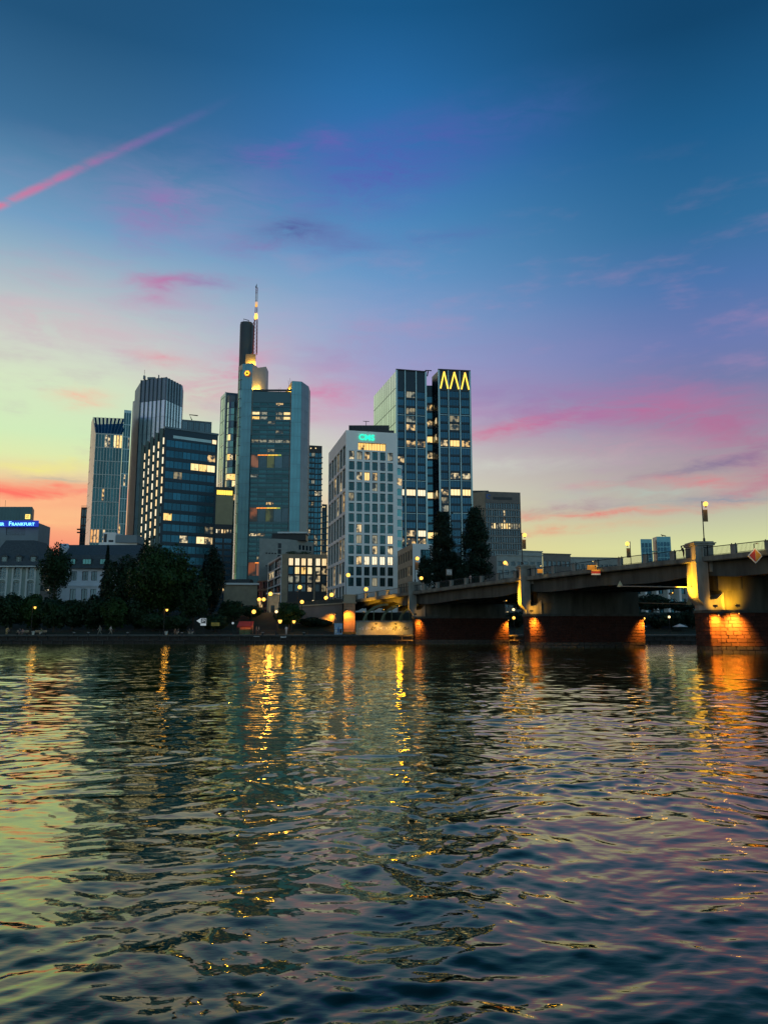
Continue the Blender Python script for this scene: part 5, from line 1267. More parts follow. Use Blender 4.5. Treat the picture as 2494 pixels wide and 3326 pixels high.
for px in (13, 60, 107):
    xx = P(px, 1820, D).x - L.x; g = MB(); zd = Zp(1830, D) - CITY
    g.box(xx - .85, xx + .85, .35, 3.0, zd, zd + 1.9, 0); g.add([(xx - 1.0, .2, zd + 1.9), (xx + 1.0, .2, zd + 1.9), (xx, .2, zd + 2.5), (xx - 1, 3.4, zd + 1.9), (xx + 1, 3.4, zd + 1.9), (xx, 3.4, zd + 2.5)], [(0, 1, 2), (1, 4, 5, 2), (4, 3, 5), (3, 0, 2, 5)], 0)
    g.quad((xx - .6, .34, zd + .3), (xx + .6, .34, zd + .3), (xx + .6, .34, zd + 1.75), (xx - .6, .34, zd + 1.75), 1); g.box(xx - .05, xx + .05, .28, .34, zd + .3, zd + 1.75, 2)
    g.build('dormer', [slate, glass_dark, trim], roof)
# white house
D = 218
a = XYp(190, 1880, D); b = XYp(440, 1880, D + 2); ze = Zp(1846, D); zr_ = Zp(1768, D + 5)
t = bld('white_house', 'white plastered house with dark roof and dormers half hidden by trees', a, 'house', 'houses behind the trees')
ln = ln2(a, b); s_ = ln / 250.0; wht = mat('bluish_white_plaster', (.58, .62, .68), .8, 0, .08, .4)
xs_ = [(s_ * (x0_ - 190), s_ * (x0_ - 190 + 19)) for x0_ in (230, 267, 296, 340, 380)]
facade(t, a, b, CITY, ze, xs_, [(CITY + .8, Zp(1912, D)), (Zp(1885, D), Zp(1855, D))], wht, lambda c_, r: glass_dark, frame_dark, .3, 1, 1)
loc = Vector((a.x, a.y, 0)) - Vector(t.location); d = (b - a).normalized(); an = math.atan2(d.y, d.x)
g = MB(); g.box(-.2, ln + .2, -.35, -.002, Zp(1905, D), Zp(1899, D)); g.build('string_course', wht, t, loc, an)
shell(t, back([a, b], 14), CITY, ze, wht, (0,))
L = Vector(t.location)
zk = Zp(1803, D + 2) - CITY
g = MB(); g.add([(-.4, -.4, ze - CITY), (ln + .4, -.4, ze - CITY), (ln + .4, 1.6, zk), (-.4, 1.6, zk), (ln + .4, 6.5, zr_ - CITY), (-.4, 6.5, zr_ - CITY), (ln + .4, 14, ze - CITY), (-.4, 14, ze - CITY)],
      [(0, 1, 2, 3), (3, 2, 4, 5), (5, 4, 6, 7), (0, 3, 5, 7), (1, 6, 4, 2)]); roof = g.build('roof', slate, t)
for px in (233, 284, 340):
    xx = P(px, 1820, D).x - L.x; zd = Zp(1834, D) - CITY; g = MB()
    g.box(xx - 1.3, xx + 1.3, -.1, 2, zd, zd + 1.75, 0); g.quad((xx - 1.1, -.11, zd + .2), (xx + 1.1, -.11, zd + .2), (xx + 1.1, -.11, zd + 1.5), (xx - 1.1, -.11, zd + 1.5), 1)
    for k in (-.4, .35): g.box(xx + k, xx + k + .07, -.16, -.11, zd + .2, zd + 1.5, 2)
    g.build('dormer', [slate, glass_teal, frame_dark], roof)
g = MB(); p0, p1 = P(187, 1800, D).x - L.x, P(201, 1800, D).x - L.x; g.prism([(p0, 1), (p1, 1), (p1, 7), (p0, 7)], Zp(1842, D) - CITY, [Zp(1765, D) - CITY, Zp(1800, D) - CITY + 2.0, Zp(1770, D) - CITY, Zp(1757, D) - CITY]); g.build('gable_wall', wht, t)
low_block(100, 212, 1880, 1836, 250, 5, 4, brown_stone, 'dark terrace house in the gap between villa and white house', 94)
low_block(1590, 1720, 1960, 1900, 250, 6, 4, brown_stone, 'dark riverside house seen under the middle span', 95)
D = 187
a = XYp(868, 1960, D); b = XYp(908, 1960, D + 1); zt = Zp(1930, D)
t = bld('added_pavilion', 'small pavilion with a round arch, added to catch the orange street lamp light', a, 'pavilion', 'low buildings')
ln = ln2(a, b); facade(t, a, b, gz(D), zt, [(ln * .30, ln * .62)], [(CITY, CITY + 1.9)], wall_y, lambda c_, r: glass_dark, frame_dark, .4, 1)  # block added so the orange street lamp light has a wall to fall on
shell(t, back([a, b], 6), gz(D), zt, wall_y, (0,))
g = MB(); g.box(-.2, ln + .2, -.35, .2, zt + .01 - CITY, zt + .3 - CITY); g.build('cornice', white_stone, t)
# roof pavilion and low white storey behind
D = 262
a = XYp(322, 1760, D); b = XYp(446, 1760, D + 2)
t = bld('roof_pavilion', 'white roof storey below the silver tower, left of the dark block', a, 'building', 'low buildings')
ln = ln2(a, b); zt = Zp(1750, D)
facade(t, a, b, CITY, Zp(1762, D), [], [], white_stone, lambda c_, r: None); shell(t, back([a, b], 12), CITY, Zp(1762, D), white_stone, (0,))
L = Vector(t.location); g = MB(); g.box(1.0, ln * .42, 1, 8, Zp(1762, D) - CITY + .01, Zp(1728, D) - CITY); g.build('lift_house', white_stone, t)
g = MB(); g.box(ln * .44, ln + .2, .5, 8, Zp(1762, D) - CITY + .01, Zp(1737, D) - CITY); g.build('upper_storey', bluegrey, t)
g = MB(); g.box(1.3, 2.3, .9, .98, Zp(1760, D) - CITY, Zp(1733, D) - CITY); g.box(3.0, 4.6, .9, .98, Zp(1760, D) - CITY, Zp(1753, D) - CITY); g.build('door', frame_dark, t)
# slim dark scaffold tower
D = 430
a = XYp(262, 1700, D); b = XYp(281, 1700, D)
t = bld('scaffold_tower', 'slim dark stair tower left of the sloping glass tower', a, 'building', 'office towers')
ln = ln2(a, b); zt = Zp(1648, D)
facade(t, a, b, CITY, zt, grid(2, ln, .3, .3), rows(CITY + 20, zt - 1, 9, .7), red_brown if 'red_brown' in globals() else mat('dark_rust_cladding', (.07, .045, .04), .7, .2), pick(99, [(.12, lit_part), (1, glass_dark)]), frame_dark, .3, 1)
shell(t, back([a, b], 8), CITY, zt, frame_dark, (0,))
L = Vector(t.location)
for i, y in enumerate((1721, 1731)):
    g = MB(); p = P(262, y, D) - L; g.box(p.x - 2.0, p.x, 0, 1.2, p.z, p.z + .7); g.build('side_platform', black_metal, t)
g = MB(); g.box(0, ln, 0, .1, zt - CITY + .9, zt - CITY + 1.0)
for i in range(6): g.box(i * ln / 5.1, i * ln / 5.1 + .1, 0, .1, zt - CITY, zt - CITY + .9)
g.build('roof_rail', black_metal, t)
# colonnaded building seen under the bridge at right
D = 232
a = XYp(2050, 1940, D); b = XYp(2270, 1940, D + 2)
t = bld('colonnade_building', 'pale building with tall columns seen under the bridge at right', a, 'building', 'low buildings')
ln = ln2(a, b)
facade(t, a, b, CITY, CITY + 12, grid(6, ln, 1.4, .8), [(CITY + .5, CITY + 5.2), (CITY + 6.6, CITY + 11)], grey_stone, pick(77, [(.08, lit_dim), (1, glass_navy)]), frame_dark, .5, 1, 1)
shell(t, back([a, b], 16), CITY, CITY + 12, grey_stone, (0,))
g = MB(); g.lathe([(.45, 0), (.4, .3), (.36, 10.5), (.5, 10.8)], 10); cm_ = g.mesh('column', white_stone)
for i in range(7): link('column', cm_, t, (.4 + i * (ln - .8) / 6, -1.6, 0))
g = MB(); g.box(-.5, ln + .5, -2.3, -.1, 10.82, 11.7); g.build('architrave', white_stone, t)

# ---------------------------------------------------------------- trees
leaf_m = mat('dark_foliage', (.012, .034, .011), .6, 0, .5, .35, 0, .25, .2)
leaf_dk = mat('conifer_foliage', (.008, .023, .012), .65, 0, .4, .5, 0, .2, .15)
leaf_lt = mat('bright_foliage', (.022, .058, .010), .6, 0, .45, .35, 0, .25, .2)
def crown(kind, rx, ry, rz, n, leaf, seed):
    r_ = np.random.RandomState(seed); pts = []; nor = []
    if kind == 'round':
        nl = 46; cs = []
        while len(cs) < nl:
            v = r_.uniform(-1, 1, 3)
            if np.linalg.norm(v) < 1: cs.append(v * .70)
        out = r_.randn(22, 3); out /= np.linalg.norm(out, axis=1)[:, None]; out *= r_.uniform(.78, 1.0, 22)[:, None]; out[:, 2] = np.abs(out[:, 2]) * .9 - .15
        cs = np.concatenate([np.array(cs), out]); rad = np.concatenate([r_.uniform(.26, .40, nl), r_.uniform(.09, .19, 22)]); nl += 22
        pr_k = rad ** 1.6; k = r_.choice(nl, n, p=pr_k / pr_k.sum()); dirs = r_.randn(n, 3); dirs /= np.linalg.norm(dirs, axis=1)[:, None]
        rr = rad[k] * (r_.uniform(.35, 1.0, n) ** .45)
        pts = cs[k] + dirs * rr[:, None]; nor = dirs * .7 + pts * .5
        pts = pts * [rx, ry, rz]
    elif kind == 'column':
        m_ = 150; zc_ = r_.uniform(-1, 1, m_) ; prof = np.sqrt(np.clip(1 - np.abs(zc_) ** 2.4, 0, 1)) * (.74 - .36 * zc_)
        ac = r_.uniform(0, 6.283, m_); qc = prof * r_.uniform(.2, 1.05, m_) ** .6
        k = r_.randint(0, m_, n); off = r_.randn(n, 3) * [.16, .16, .055]
        pts = np.stack([qc[k] * np.cos(ac[k]) + off[:, 0], qc[k] * np.sin(ac[k]) + off[:, 1], zc_[k] + off[:, 2] + .02], -1)
        nor = off / [.15, .15, .055] + np.stack([np.cos(ac[k]), np.sin(ac[k]), .3 + 0 * off[:, 0]], -1); pts = pts * [rx, ry, rz]
    else:  # conifer: drooping whorls
        z = r_.uniform(0, 1, n) ** 1.35; lay = np.floor(z * 11) / 11
        a = r_.uniform(0, 6.283, n); frac = (z - lay) * 11
        q = (1 - z) * (1.1 - .55 * frac) * (1 + .22 * np.sin(5 * a + lay * 40)) * r_.uniform(.15, 1, n) ** .45
        pts = np.stack([q * np.cos(a) * rx, q * np.sin(a) * ry, (z * 2 - 1) * rz], -1); nor = np.stack([np.cos(a), np.sin(a), .3 + 0 * a], -1)
    nor = nor / np.linalg.norm(nor, axis=1)[:, None] + r_.randn(n, 3) * .55
    nor /= np.linalg.norm(nor, axis=1)[:, None]
    t1 = np.cross(nor, r_.randn(n, 3)); t1 /= np.linalg.norm(t1, axis=1)[:, None]; t2 = np.cross(nor, t1)
    s = leaf * r_.uniform(.55, 1.35, n)[:, None]
    V = np.stack([pts - t1 * s * .8, pts - t2 * s * .45, pts + t1 * s * .8, pts + t2 * s * .45], 1).reshape(-1, 3)
    me = bpy.data.meshes.new('crown'); me.vertices.add(4 * n); me.vertices.foreach_set('co', V.astype(np.float32).ravel())
    me.loops.add(4 * n); me.loops.foreach_set('vertex_index', np.arange(4 * n, dtype=np.int32)); me.polygons.add(n)
    me.polygons.foreach_set('loop_start', np.arange(0, 4 * n, 4, dtype=np.int32)); me.update(calc_edges=True)
    return me
_sd = [100]
def tree(px, ytop, ybot, hwpx, D, kind, label, m=None, n=7000, leaf=.30, name='tree', dz=None, cat='tree'):
    _sd[0] += 1; zb = gz(D); base = P(px, 2040, D); top = Zp(ytop, D); bot = Zp(ybot, D); rx = hwpx / F * D
    base.z = zb; bot = max(bot, zb + .2)
    t = thing(name, label, cat, base, 'trees along the bank')
    rz = (top - bot) / 2; zc = (top + bot) / 2 - zb
    me = crown(kind, rx, rx * .9, rz, n, leaf, _sd[0]); me.materials.append(m or leaf_m)
    link('crown', me, t, (0, 0, zc))
    g = MB(); r0 = max(.12, rx * .055); hgt = zc + rz * (.5 if kind != 'round' else .1)
    g.tube([(0, 0, 0), (.1, .05, hgt * .4), (0, 0, hgt)], [r0 * 1.25, r0, r0 * .45], 8)
    for i in range(6):
        a = i * 1.05 + _sd[0]; z0_ = hgt * (.45 + .08 * i); l_ = rx * .6
        g.tube([(0, 0, z0_), (l_ * .5 * math.cos(a), l_ * .5 * math.sin(a), z0_ + l_ * .5), (l_ * math.cos(a), l_ * math.sin(a), z0_ + l_ * .9)], [r0 * .5, r0 * .3, r0 * .1], 5)
    g.build('trunk', bark, t)
    return t
tree(168, 1742, 1960, 58, 188, 'round', 'tall feathery tree in front of the mansard villa', None, 6500, .36)
tree(528, 1757, 2035, 118, 166, 'round', 'largest broad round tree, centre of the left bank', leaf_lt, 22000, .38)
tree(462, 1728, 2000, 38, 184, 'round', 'dark slender tree left of the largest round tree', leaf_dk, 4500, .36)
tree(338, 1772, 2010, 34, 196, 'conifer', 'pointed conifer in front of the white house', leaf_dk, 4500, .40)
tree(388, 1785, 2030, 66, 180, 'round', 'dark rounded tree right of the white house', None, 8000, .36)
tree(683, 1758, 2045, 46, 172, 'round', 'dark tall oval tree right of the largest round tree', leaf_dk, 8000, .34)
tree(626, 1850, 2050, 62, 165, 'round', 'dark shrubby tree between round tree and oval tree', None, 7000, .34)
tree(755, 1945, 2052, 48, 168, 'round', 'small dark tree below the classical building', None, 4500, .32)
tree(812, 1962, 2030, 40, 172, 'round', 'small dark tree behind the red awning', None, 3500, .32)
tree(938, 1952, 2034, 50, 163, 'round', 'bushy street tree left of the ramp wall', leaf_lt, 6500, .32)
tree(1441, 1676, 1915, 50, 192, 'column', 'left one of the two tall dark poplars behind the bridge', leaf_dk, 17000, .36)
tree(1385, 1800, 1915, 34, 186, 'round', 'rounded bush at the foot of the left poplar', leaf_dk, 3000, .34)
tree(1549, 1660, 1915, 54, 196, 'column', 'right one of the two tall dark poplars behind the bridge', leaf_dk, 17000, .36)
tree(1497, 1800, 1915, 32, 190, 'round', 'dark bush filling the gap between the two poplars', leaf_dk, 3000, .34)
tree(1700, 1905, 2040, 70, 178, 'round', 'dark tree in the gap under the middle span', leaf_dk, 4500, .34)
tree(2120, 1925, 2045, 62, 185, 'round', 'dark tree under the bridge beside the double lamp', leaf_dk, 5000, .34)
tree(2215, 1950, 2045, 60, 182, 'round', 'dark tree under the bridge behind the white parasol', leaf_dk, 5000, .34)
tree(2290, 1920, 2045, 50, 188, 'round', 'dark tree under the bridge next to the nearest pier', leaf_dk, 4000, .34)
hedge = [(-40, 1915, 60), (35, 1918, 60), (108, 1925, 54), (175, 1932, 50), (235, 1938, 50), (305, 1928, 56), (372, 1930, 54), (440, 1935, 50), (-110, 1910, 60), (500, 1990, 60), (575, 1995, 54), (700, 1990, 46)]
nms = ['at the left edge', 'second', 'third', 'fourth', 'fifth', 'sixth', 'seventh', 'eighth', 'cut by the left edge', 'ninth', 'tenth', 'eleventh']
for (px, yt, hw), nm in zip(hedge, nms):
    tree(px, yt, 2056, hw, 161 + (px % 7) * .4, 'round', ('big dark shrub behind the path ' + nm) if 'edge' in nm else nm + ' dark shrub from the left behind the riverside path', leaf_lt if px % 3 == 0 else leaf_m, 7500, .36, 'large_shrub', cat='shrub')
for i, (px, yt, hw) in enumerate(((2060, 1975, 55), (2140, 1990, 50), (2185, 1985, 48), (2250, 1975, 50), (1675, 1985, 40), (2350, 1975, 60), (1010, 2005, 40), (1050, 2015, 30))):
    tree(px, yt, 2056, hw, 164 + i * .3, 'round', ['leftmost low shrub behind the lamps under the right span', 'low shrub right of the double lamps under the right span', 'low shrub behind the parasol under the right span', 'low shrub left of the nearest pier', 'low shrub in the gap between the dark piers', 'low shrub behind the nearest pier', 'small shrub at the foot of the ramp wall', 'smaller shrub by the arch of the ramp wall'][i], leaf_dk, 4000, .34, 'large_shrub', cat='shrub')
for i, (px, yt, yb) in enumerate(((950, 1798, 1806), (990, 1796, 1806))):
    base = P(px, 1803, 290); t = thing('roof_plant_box', ('left' if i == 0 else 'right') + ' green planter on the roof of the lit office', 'planter', base)
    me = crown('round', 3.2, 1.2, .9, 500, .22, 900 + i); me.materials.append(leaf_lt); link('foliage', me, t, (0, 0, .8))
    g = MB(); g.box(-3.3, 3.3, -1, 1, -.6, .3); g.build('box', frame_dark, t)

# ---------------------------------------------------------------- lamps
WARM = (1.0, .42, .07)
def lamp(px, yg, D, zb, label, style='globe', r=.28, e=40, glowm=None, banner=False, X=None, side=1):
    gp = P(px, yg, D)
    if X is not None: gp.x = X
    base = Vector((gp.x - (.45 * side if style != 'globe' else 0), D, zb))
    t = thing('street_lamp', label, 'street lamp', base, 'street lamps'); h = gp.z - zb
    g = MB(); g.lathe([(.16, 0), (.14, .5), (.07, .6), (.055, h - (.3 if style == 'globe' else -.35))], 8)
    if style != 'globe': g.tube([(0, 0, h + .25), (.45 * side, 0, h + .25)], .035, 5)
    g.build('pole', black_metal, t)
    off = 0 if style == 'globe' else .45 * side
    g = MB()
    if style == 'lantern':
        g.lathe([(r * .55, -r * .9), (r, r * .2), (r * 1.05, r * .9)], 8, 0, (off, 0, 0)); g.build('lantern_glass', glowm or lamp_glow, t, (0, 0, h))
        g = MB(); g.lathe([(r * 1.15, r * .9), (r * .6, r * 1.4), (.03, r * 1.7)], 8, 0, (off, 0, 0)); g.build('lantern_roof', black_metal, t, (0, 0, h))
    else:
        g.ball((off, 0, 0), r, 10, 7); g.build('globe', glowm or lamp_glow, t, (0, 0, h), 0, True)
        g = MB(); g.lathe([(.10, -r - .12), (.13, -r + .03)], 8, 0, (off, 0, 0)); g.build('globe_holder', black_metal, t, (0, 0, h))
    if banner:
        g = MB(); g.box(.08 * side, .62 * side, -.03, .03, -2.2, -.75); g.tube([(0, 0, -.72), (.65 * side, 0, -.72)], .025, 4); g.build('banner', mat('dark_banner', (.16, .11, .05), .8), t, (0, 0, h))
    if e: point_light((off, -.05 - r, h), e, WARM, t, .5)
    return t
pyl = lambda py: ZD(py + 1.5) + 1.9
lamp(2290, 1637, 93.9, pyl(92), 'lamp post with banner on the floodlit pylon at right', 'arm', .30, 60, None, True)
lamp(1703, 1738, 120.4, pyl(118.5), 'lamp post with banner on the middle pylon', 'arm', .33, 60, None, True)
lamp(1355, 1814, 146.9, pyl(145), 'lamp post on the pylon by the far quay', 'arm', .36, 60, None, True)
lamp(2036, 1766, 121.0, ZD(120), 'lamp post with banner on the far side of the bridge left of the distant towers', 'arm', .33, 50, None, True, None, -1)
lamp(1640, 1828, 145.5, ZD(145), 'lamp post on the far side of the bridge by the grey low building', 'arm', .36, 50)
lamp(1368, 1878, 167, ZD(167), 'lamp on the far side of the bridge just right of the third pylon', 'arm', .38, 50)
lamp(1131, 1868, 163, ZD(163), 'lamp post rising beside the corner of the white gridded block', 'arm', .42, 60)
lamp(1189, 1914, 184, CITY + 1, 'street lamp at the foot of the white gridded block', 'arm', .48, 60)
lamp(1077, 1932, 178, CITY, 'right one of two street lamps left of the white gridded block', 'arm', .46, 60)
lamp(1059, 1942, 186, CITY, 'left one of two street lamps left of the white gridded block', 'globe', .46, 60)
lamp(974, 1907, 170, CITY, 'street lamp in front of the lit office', 'arm', .45, 60)
lamp(879, 1929, 183.5, CITY, 'street lamp at the left corner of the lit office', 'arm', .48, 900)
lamp(842, 1947, 176, CITY, 'left globe of the lamp pair by the small trees', 'globe', .42, 80)
lamp(857, 1947, 176, CITY, 'right globe of the lamp pair by the small trees', 'globe', .42, 80)
lamp(981, 1955, 165, 6, 'low lamp above the bushy street tree', 'globe', .40, 40)
lamp(1017, 1953, 172, CITY, 'small pale lamp above the ramp wall', 'globe', .24, 10, lamp_pale)
lamp(825, 1987, 157, QZ, 'curved arm lamp beside the red awning', 'arm', .42, 60)
lamp(898, 1987, 151, QZ, 'pale globe lamp on the quay right of the red awning', 'globe', .28, 60, lamp_pale)
lamp(910, 2019, 156, QZ, 'low orange lamp behind the pale globe lamp', 'lantern', .36, 70)
lamp(955, 2020, 160, QZ + .5, 'low orange lamp near the ramp wall', 'lantern', .30, 70)
lamp(115, 1974, 149, QZ, 'lantern lamp post beside the benches at the left', 'lantern', .22, 60)
lamp(543, 1982, 149, QZ, 'lantern lamp post in front of the largest round tree', 'lantern', .22, 60)
lamp(2073, 2008, 152, QZ, 'left one of the two globe lamps under the right span', 'globe', .30, 40)
lamp(2089, 2008, 152, QZ, 'right one of the two globe lamps under the right span', 'globe', .30, 40)
lamp(2172, 2004, 160, QZ, 'pale globe lamp left of the white parasol', 'globe', .26, 30, lamp_pale)
lamp(1667, 1980, 158, QZ, 'tall globe lamp in the gap between the two dark piers', 'globe', .28, 30, lamp_pale)
lamp(1668, 2007, 155, QZ, 'low globe lamp in the gap between the two dark piers', 'globe', .30, 30)

# ---------------------------------------------------------------- street furniture on the quay
def bench(px, lbl):
    p = ground_pt(px, 2055.5, QZ); p.y = 152.0; p.x = (px - CX) / F * 152 * 1.0
    t = thing('park_bench', lbl, 'bench', (p.x, p.y, QZ + .006), 'benches on the riverside path')
    for i in range(3):
        g = MB(); g.box(-1.15, 1.15, -.22 + i * .15, -.10 + i * .15, .42, .46); g.build('seat_slat', wood, t)
    for i in range(2):
        g = MB(); g.box(-1.15, 1.15, .24, .28, .58 + i * .16, .70 + i * .16); g.build('back_slat', wood, t)
    for s in (-.95, .95):
        g = MB(); g.box(s - .04, s + .04, -.2, .30, 0, .418); g.box(s - .04, s + .04, .285, .34, 0, .9); g.build('leg', black_metal, t)
    return t
bench(88, 'pale wooden bench left of the lantern lamp post, two people on it')
bench(146, 'pale wooden bench right of the lantern lamp post, one person on it')
def bin_(px, lbl):
    x = (px - CX) / F * 149.5; t = thing('litter_bin', lbl, 'litter bin', (x, 149.5, QZ + .006), 'litter bins')
    g = MB(); g.lathe([(.22, .0), (.36, .75), (.33, .75), (.30, .6)], 10); g.build('body', mat('pale_bin', (.6, .58, .5), .6), t)
    g = MB(); g.lathe([(.37, .72), (.40, .78), (.34, .80)], 10); g.build('rim', black_metal, t)
bin_(122, 'pale litter bin beside the left lantern lamp post'); bin_(549, 'pale litter bin beside the lamp in front of the round tree')
for i, px in enumerate((254, 300, 425, 600, 858, 990)):
    x = (px - CX) / F * 147; t = thing('mooring_bollard', ['leftmost', 'second', 'third', 'fourth', 'fifth', 'rightmost'][i] + ' squat mooring bollard on the quay edge', 'bollard', (x, 147.0, QZ), 'mooring bollards')
    g = MB(); g.lathe([(.20, 0), (.16, .1), (.15, .38)], 8); g.build('post', black_metal, t)
    g = MB(); g.lathe([(.22, .38), (.28, .44), (.24, .52), (.05, .55)], 8); g.build('head', concrete, t)
# arrow sign
D = 151
def xs(px, D=151.0): return (px - CX) / F * D
t = thing('arrow_sign', 'white arrow sign pointing left with black square symbol on a post', 'sign', (xs(667), D, QZ))
z0_, z1_, zl_ = Zp(2025, D) - QZ, Zp(2008, D) - QZ, Zp(2032, D) - QZ; o0 = xs(667)
wsign = glow('emissive_white_sign', (.85, .95, 1.0), .28, 0, 1, (.6, .62, .62)); bsign = mat('sign_black', (.01, .01, .015), .5)  # white sign panels carry a faint emission of their own
g = MB(); g.add([(xs(645) - o0, -.05, (z0_ + z1_) / 2), (xs(658) - o0, -.05, z0_), (xs(676) - o0, -.05, z0_), (xs(676) - o0, -.05, z1_), (xs(658) - o0, -.05, z1_)] + [(xs(645) - o0, .05, (z0_ + z1_) / 2), (xs(658) - o0, .05, z0_), (xs(676) - o0, .05, z0_), (xs(676) - o0, .05, z1_), (xs(658) - o0, .05, z1_)], [(0, 1, 2, 3, 4), (0, 5, 6, 1), (1, 6, 7, 2), (2, 7, 8, 3), (3, 8, 9, 4), (4, 9, 5, 0), (9, 8, 7, 6, 5)]); g.build('panel', wsign, t)
g = MB(); g.box(xs(659.5) - o0, xs(675) - o0, -.07, -.052, z0_ + .08, z1_ - .08); g.build('symbol_field', bsign, t)
cx_, cz_ = (xs(659.5) + xs(675)) / 2 - o0, (z0_ + z1_) / 2; h = .26
g = MB(); 
for a_, b_, c_, d_ in ((-h, -h + .1, -h, h), (-h + .1, h, h - .1, h), (h - .1, h, -h * .2, h - .1), (-.02, h, -h * .2 - .0, -h * .2 + .09)): g.box(cx_ + a_, cx_ + b_, -.085, -.072, cz_ + c_, cz_ + d_)
g.add([(cx_ - .14, -.086, cz_ - .16), (cx_ + .02, -.086, cz_ - .16), (cx_ - .14, -.086, cz_ + .02)], [(0, 1, 2)]); g.build('symbol', wsign, t)
g = MB(); g.box(xs(658) - o0, xs(676) - o0, -.04, .04, zl_, z0_ - .05); g.build('lower_panel', wsign, t)
g = MB(); g.tube([(.02, .09, 0), (.02, .09, z1_)], .05, 6); g.build('post', black_metal, t)
t = thing('notice_board', 'yellow notice board on two posts beside the arrow sign', 'sign', (xs(706), D, QZ)); o0 = xs(706)
g = MB(); g.box(xs(693) - o0, xs(719) - o0, -.04, .04, Zp(2033, D) - QZ, Zp(2022, D) - QZ); g.build('board', mat('yellow_board', (.55, .36, .06), .6), t)
g = MB()
for i in range(3): g.box(xs(697) - o0, xs(715 - 3 * i) - o0, -.052, -.042, Zp(2031 - 3 * i, D) - QZ, Zp(2030 - 3 * i, D) - QZ)
g.build('print_lines', mat('board_print', (.2, .12, .02), .6), t)
for px in (693.5, 718.5):
    g = MB(); g.tube([(xs(px) - o0, .06, 0), (xs(px) - o0, .06, Zp(2021, D) - QZ)], .04, 6); g.build('post', black_metal, t)
t = thing('round_sign', 'small round white sign on a thin post left of the red awning', 'sign', (xs(762), D, QZ))
g = MB(); n = 14; zc_ = Zp(2024, D) - QZ; g.add([(.22 * math.cos(6.283 * i / n), -.05, zc_ + .22 * math.sin(6.283 * i / n)) for i in range(n)] + [(.22 * math.cos(6.283 * i / n), .0, zc_ + .22 * math.sin(6.283 * i / n)) for i in range(n)], [tuple(range(n)), tuple(reversed(range(n, 2 * n)))] + [(i, i + n, (i + 1) % n + n, (i + 1) % n) for i in range(n)]); g.build('disc', wsign, t)
g = MB(); g.tube([(0, .05, 0), (0, .05, zc_ + .2)], .035, 6); g.build('post', black_metal, t)
# red awning stall
D = 158
t = thing('refreshment_stall', 'small stall with a red awning lit from inside on the quay', 'stall', (xs(803, D), D, QZ)); o0 = xs(803, D)
zz = Zp(2034, D) - QZ; zh = Zp(2018, D) - QZ
g = MB(); g.add([(xs(780, D) - o0, -1.6, zz), (xs(828, D) - o0, -1.6, zz), (xs(828, D) - o0, .8, zh), (xs(780, D) - o0, .8, zh), (xs(780, D) - o0, -1.6, zz - .25), (xs(828, D) - o0, -1.6, zz - .25)], [(0, 1, 2, 3), (4, 5, 1, 0)]); g.build('awning', mat('red_canvas', (.5, .05, .03), .8, 0, .15), t)
g = MB(); g.box(xs(784, D) - o0, xs(824, D) - o0, -.4, .6, 0, 1.05); g.build('counter', mat('green_paint', (.05, .14, .07), .6), t)
g = MB(); g.box(xs(782, D) - o0, xs(826, D) - o0, .8, .9, 0, zh - .02); g.build('back_wall', mat('stall_board', (.35, .2, .12), .8), t)
for px in (781, 804, 827):
    g = MB(); g.tube([(xs(px, D) - o0, -1.5, 0), (xs(px, D) - o0, -1.5, zz)], .04, 5); g.build('pole', black_metal, t)
point_light((0, -.6, 1.9), 70, (1, .35, .12), t, .2)
# small plates on the quay wall
for i, (px, y, w_, h_) in enumerate(((839, 2066, .55, .22), (925, 2067, .5, .45))):
    t = thing('wall_plate', ('narrow' if i == 0 else 'square') + ' white plate fixed to the quay wall', 'sign', (xs(px, BANK + .1), BANK + .14, Zp(y, BANK)))
    g = MB(); g.box(-w_, w_, -.03, 0, -h_ / 2, h_ / 2); g.build('plate', mat('white_enamel', (.7, .7, .68), .5), t)
    g = MB(); g.box(-w_ * .7, w_ * .7, -.038, -.031, -h_ * .12, h_ * .05); g.build('mark', bsign, t)
# parasols under the right span
for i, (px, hw) in enumerate(((2197, 1.65), (2070, 1.4))):
    D = 162; t = thing('parasol', 'white parasol ' + ('on the quay left of the nearest pier' if i == 0 else 'half hidden by the middle pier'), 'parasol', (xs(px, D), D, gz(D)), 'parasols'); zc_ = Zp(2026, D) - gz(D)
    g = MB(); g.lathe([(hw, zc_ - .62), (hw * .5, zc_ - .28), (.05, zc_)], 8); g.build('canopy', mat('white_canvas', (.7, .68, .62), .8), t)
    g = MB(); g.tube([(0, 0, 0), (0, 0, zc_ - .1)], .03, 6); g.build('pole', black_metal, t)
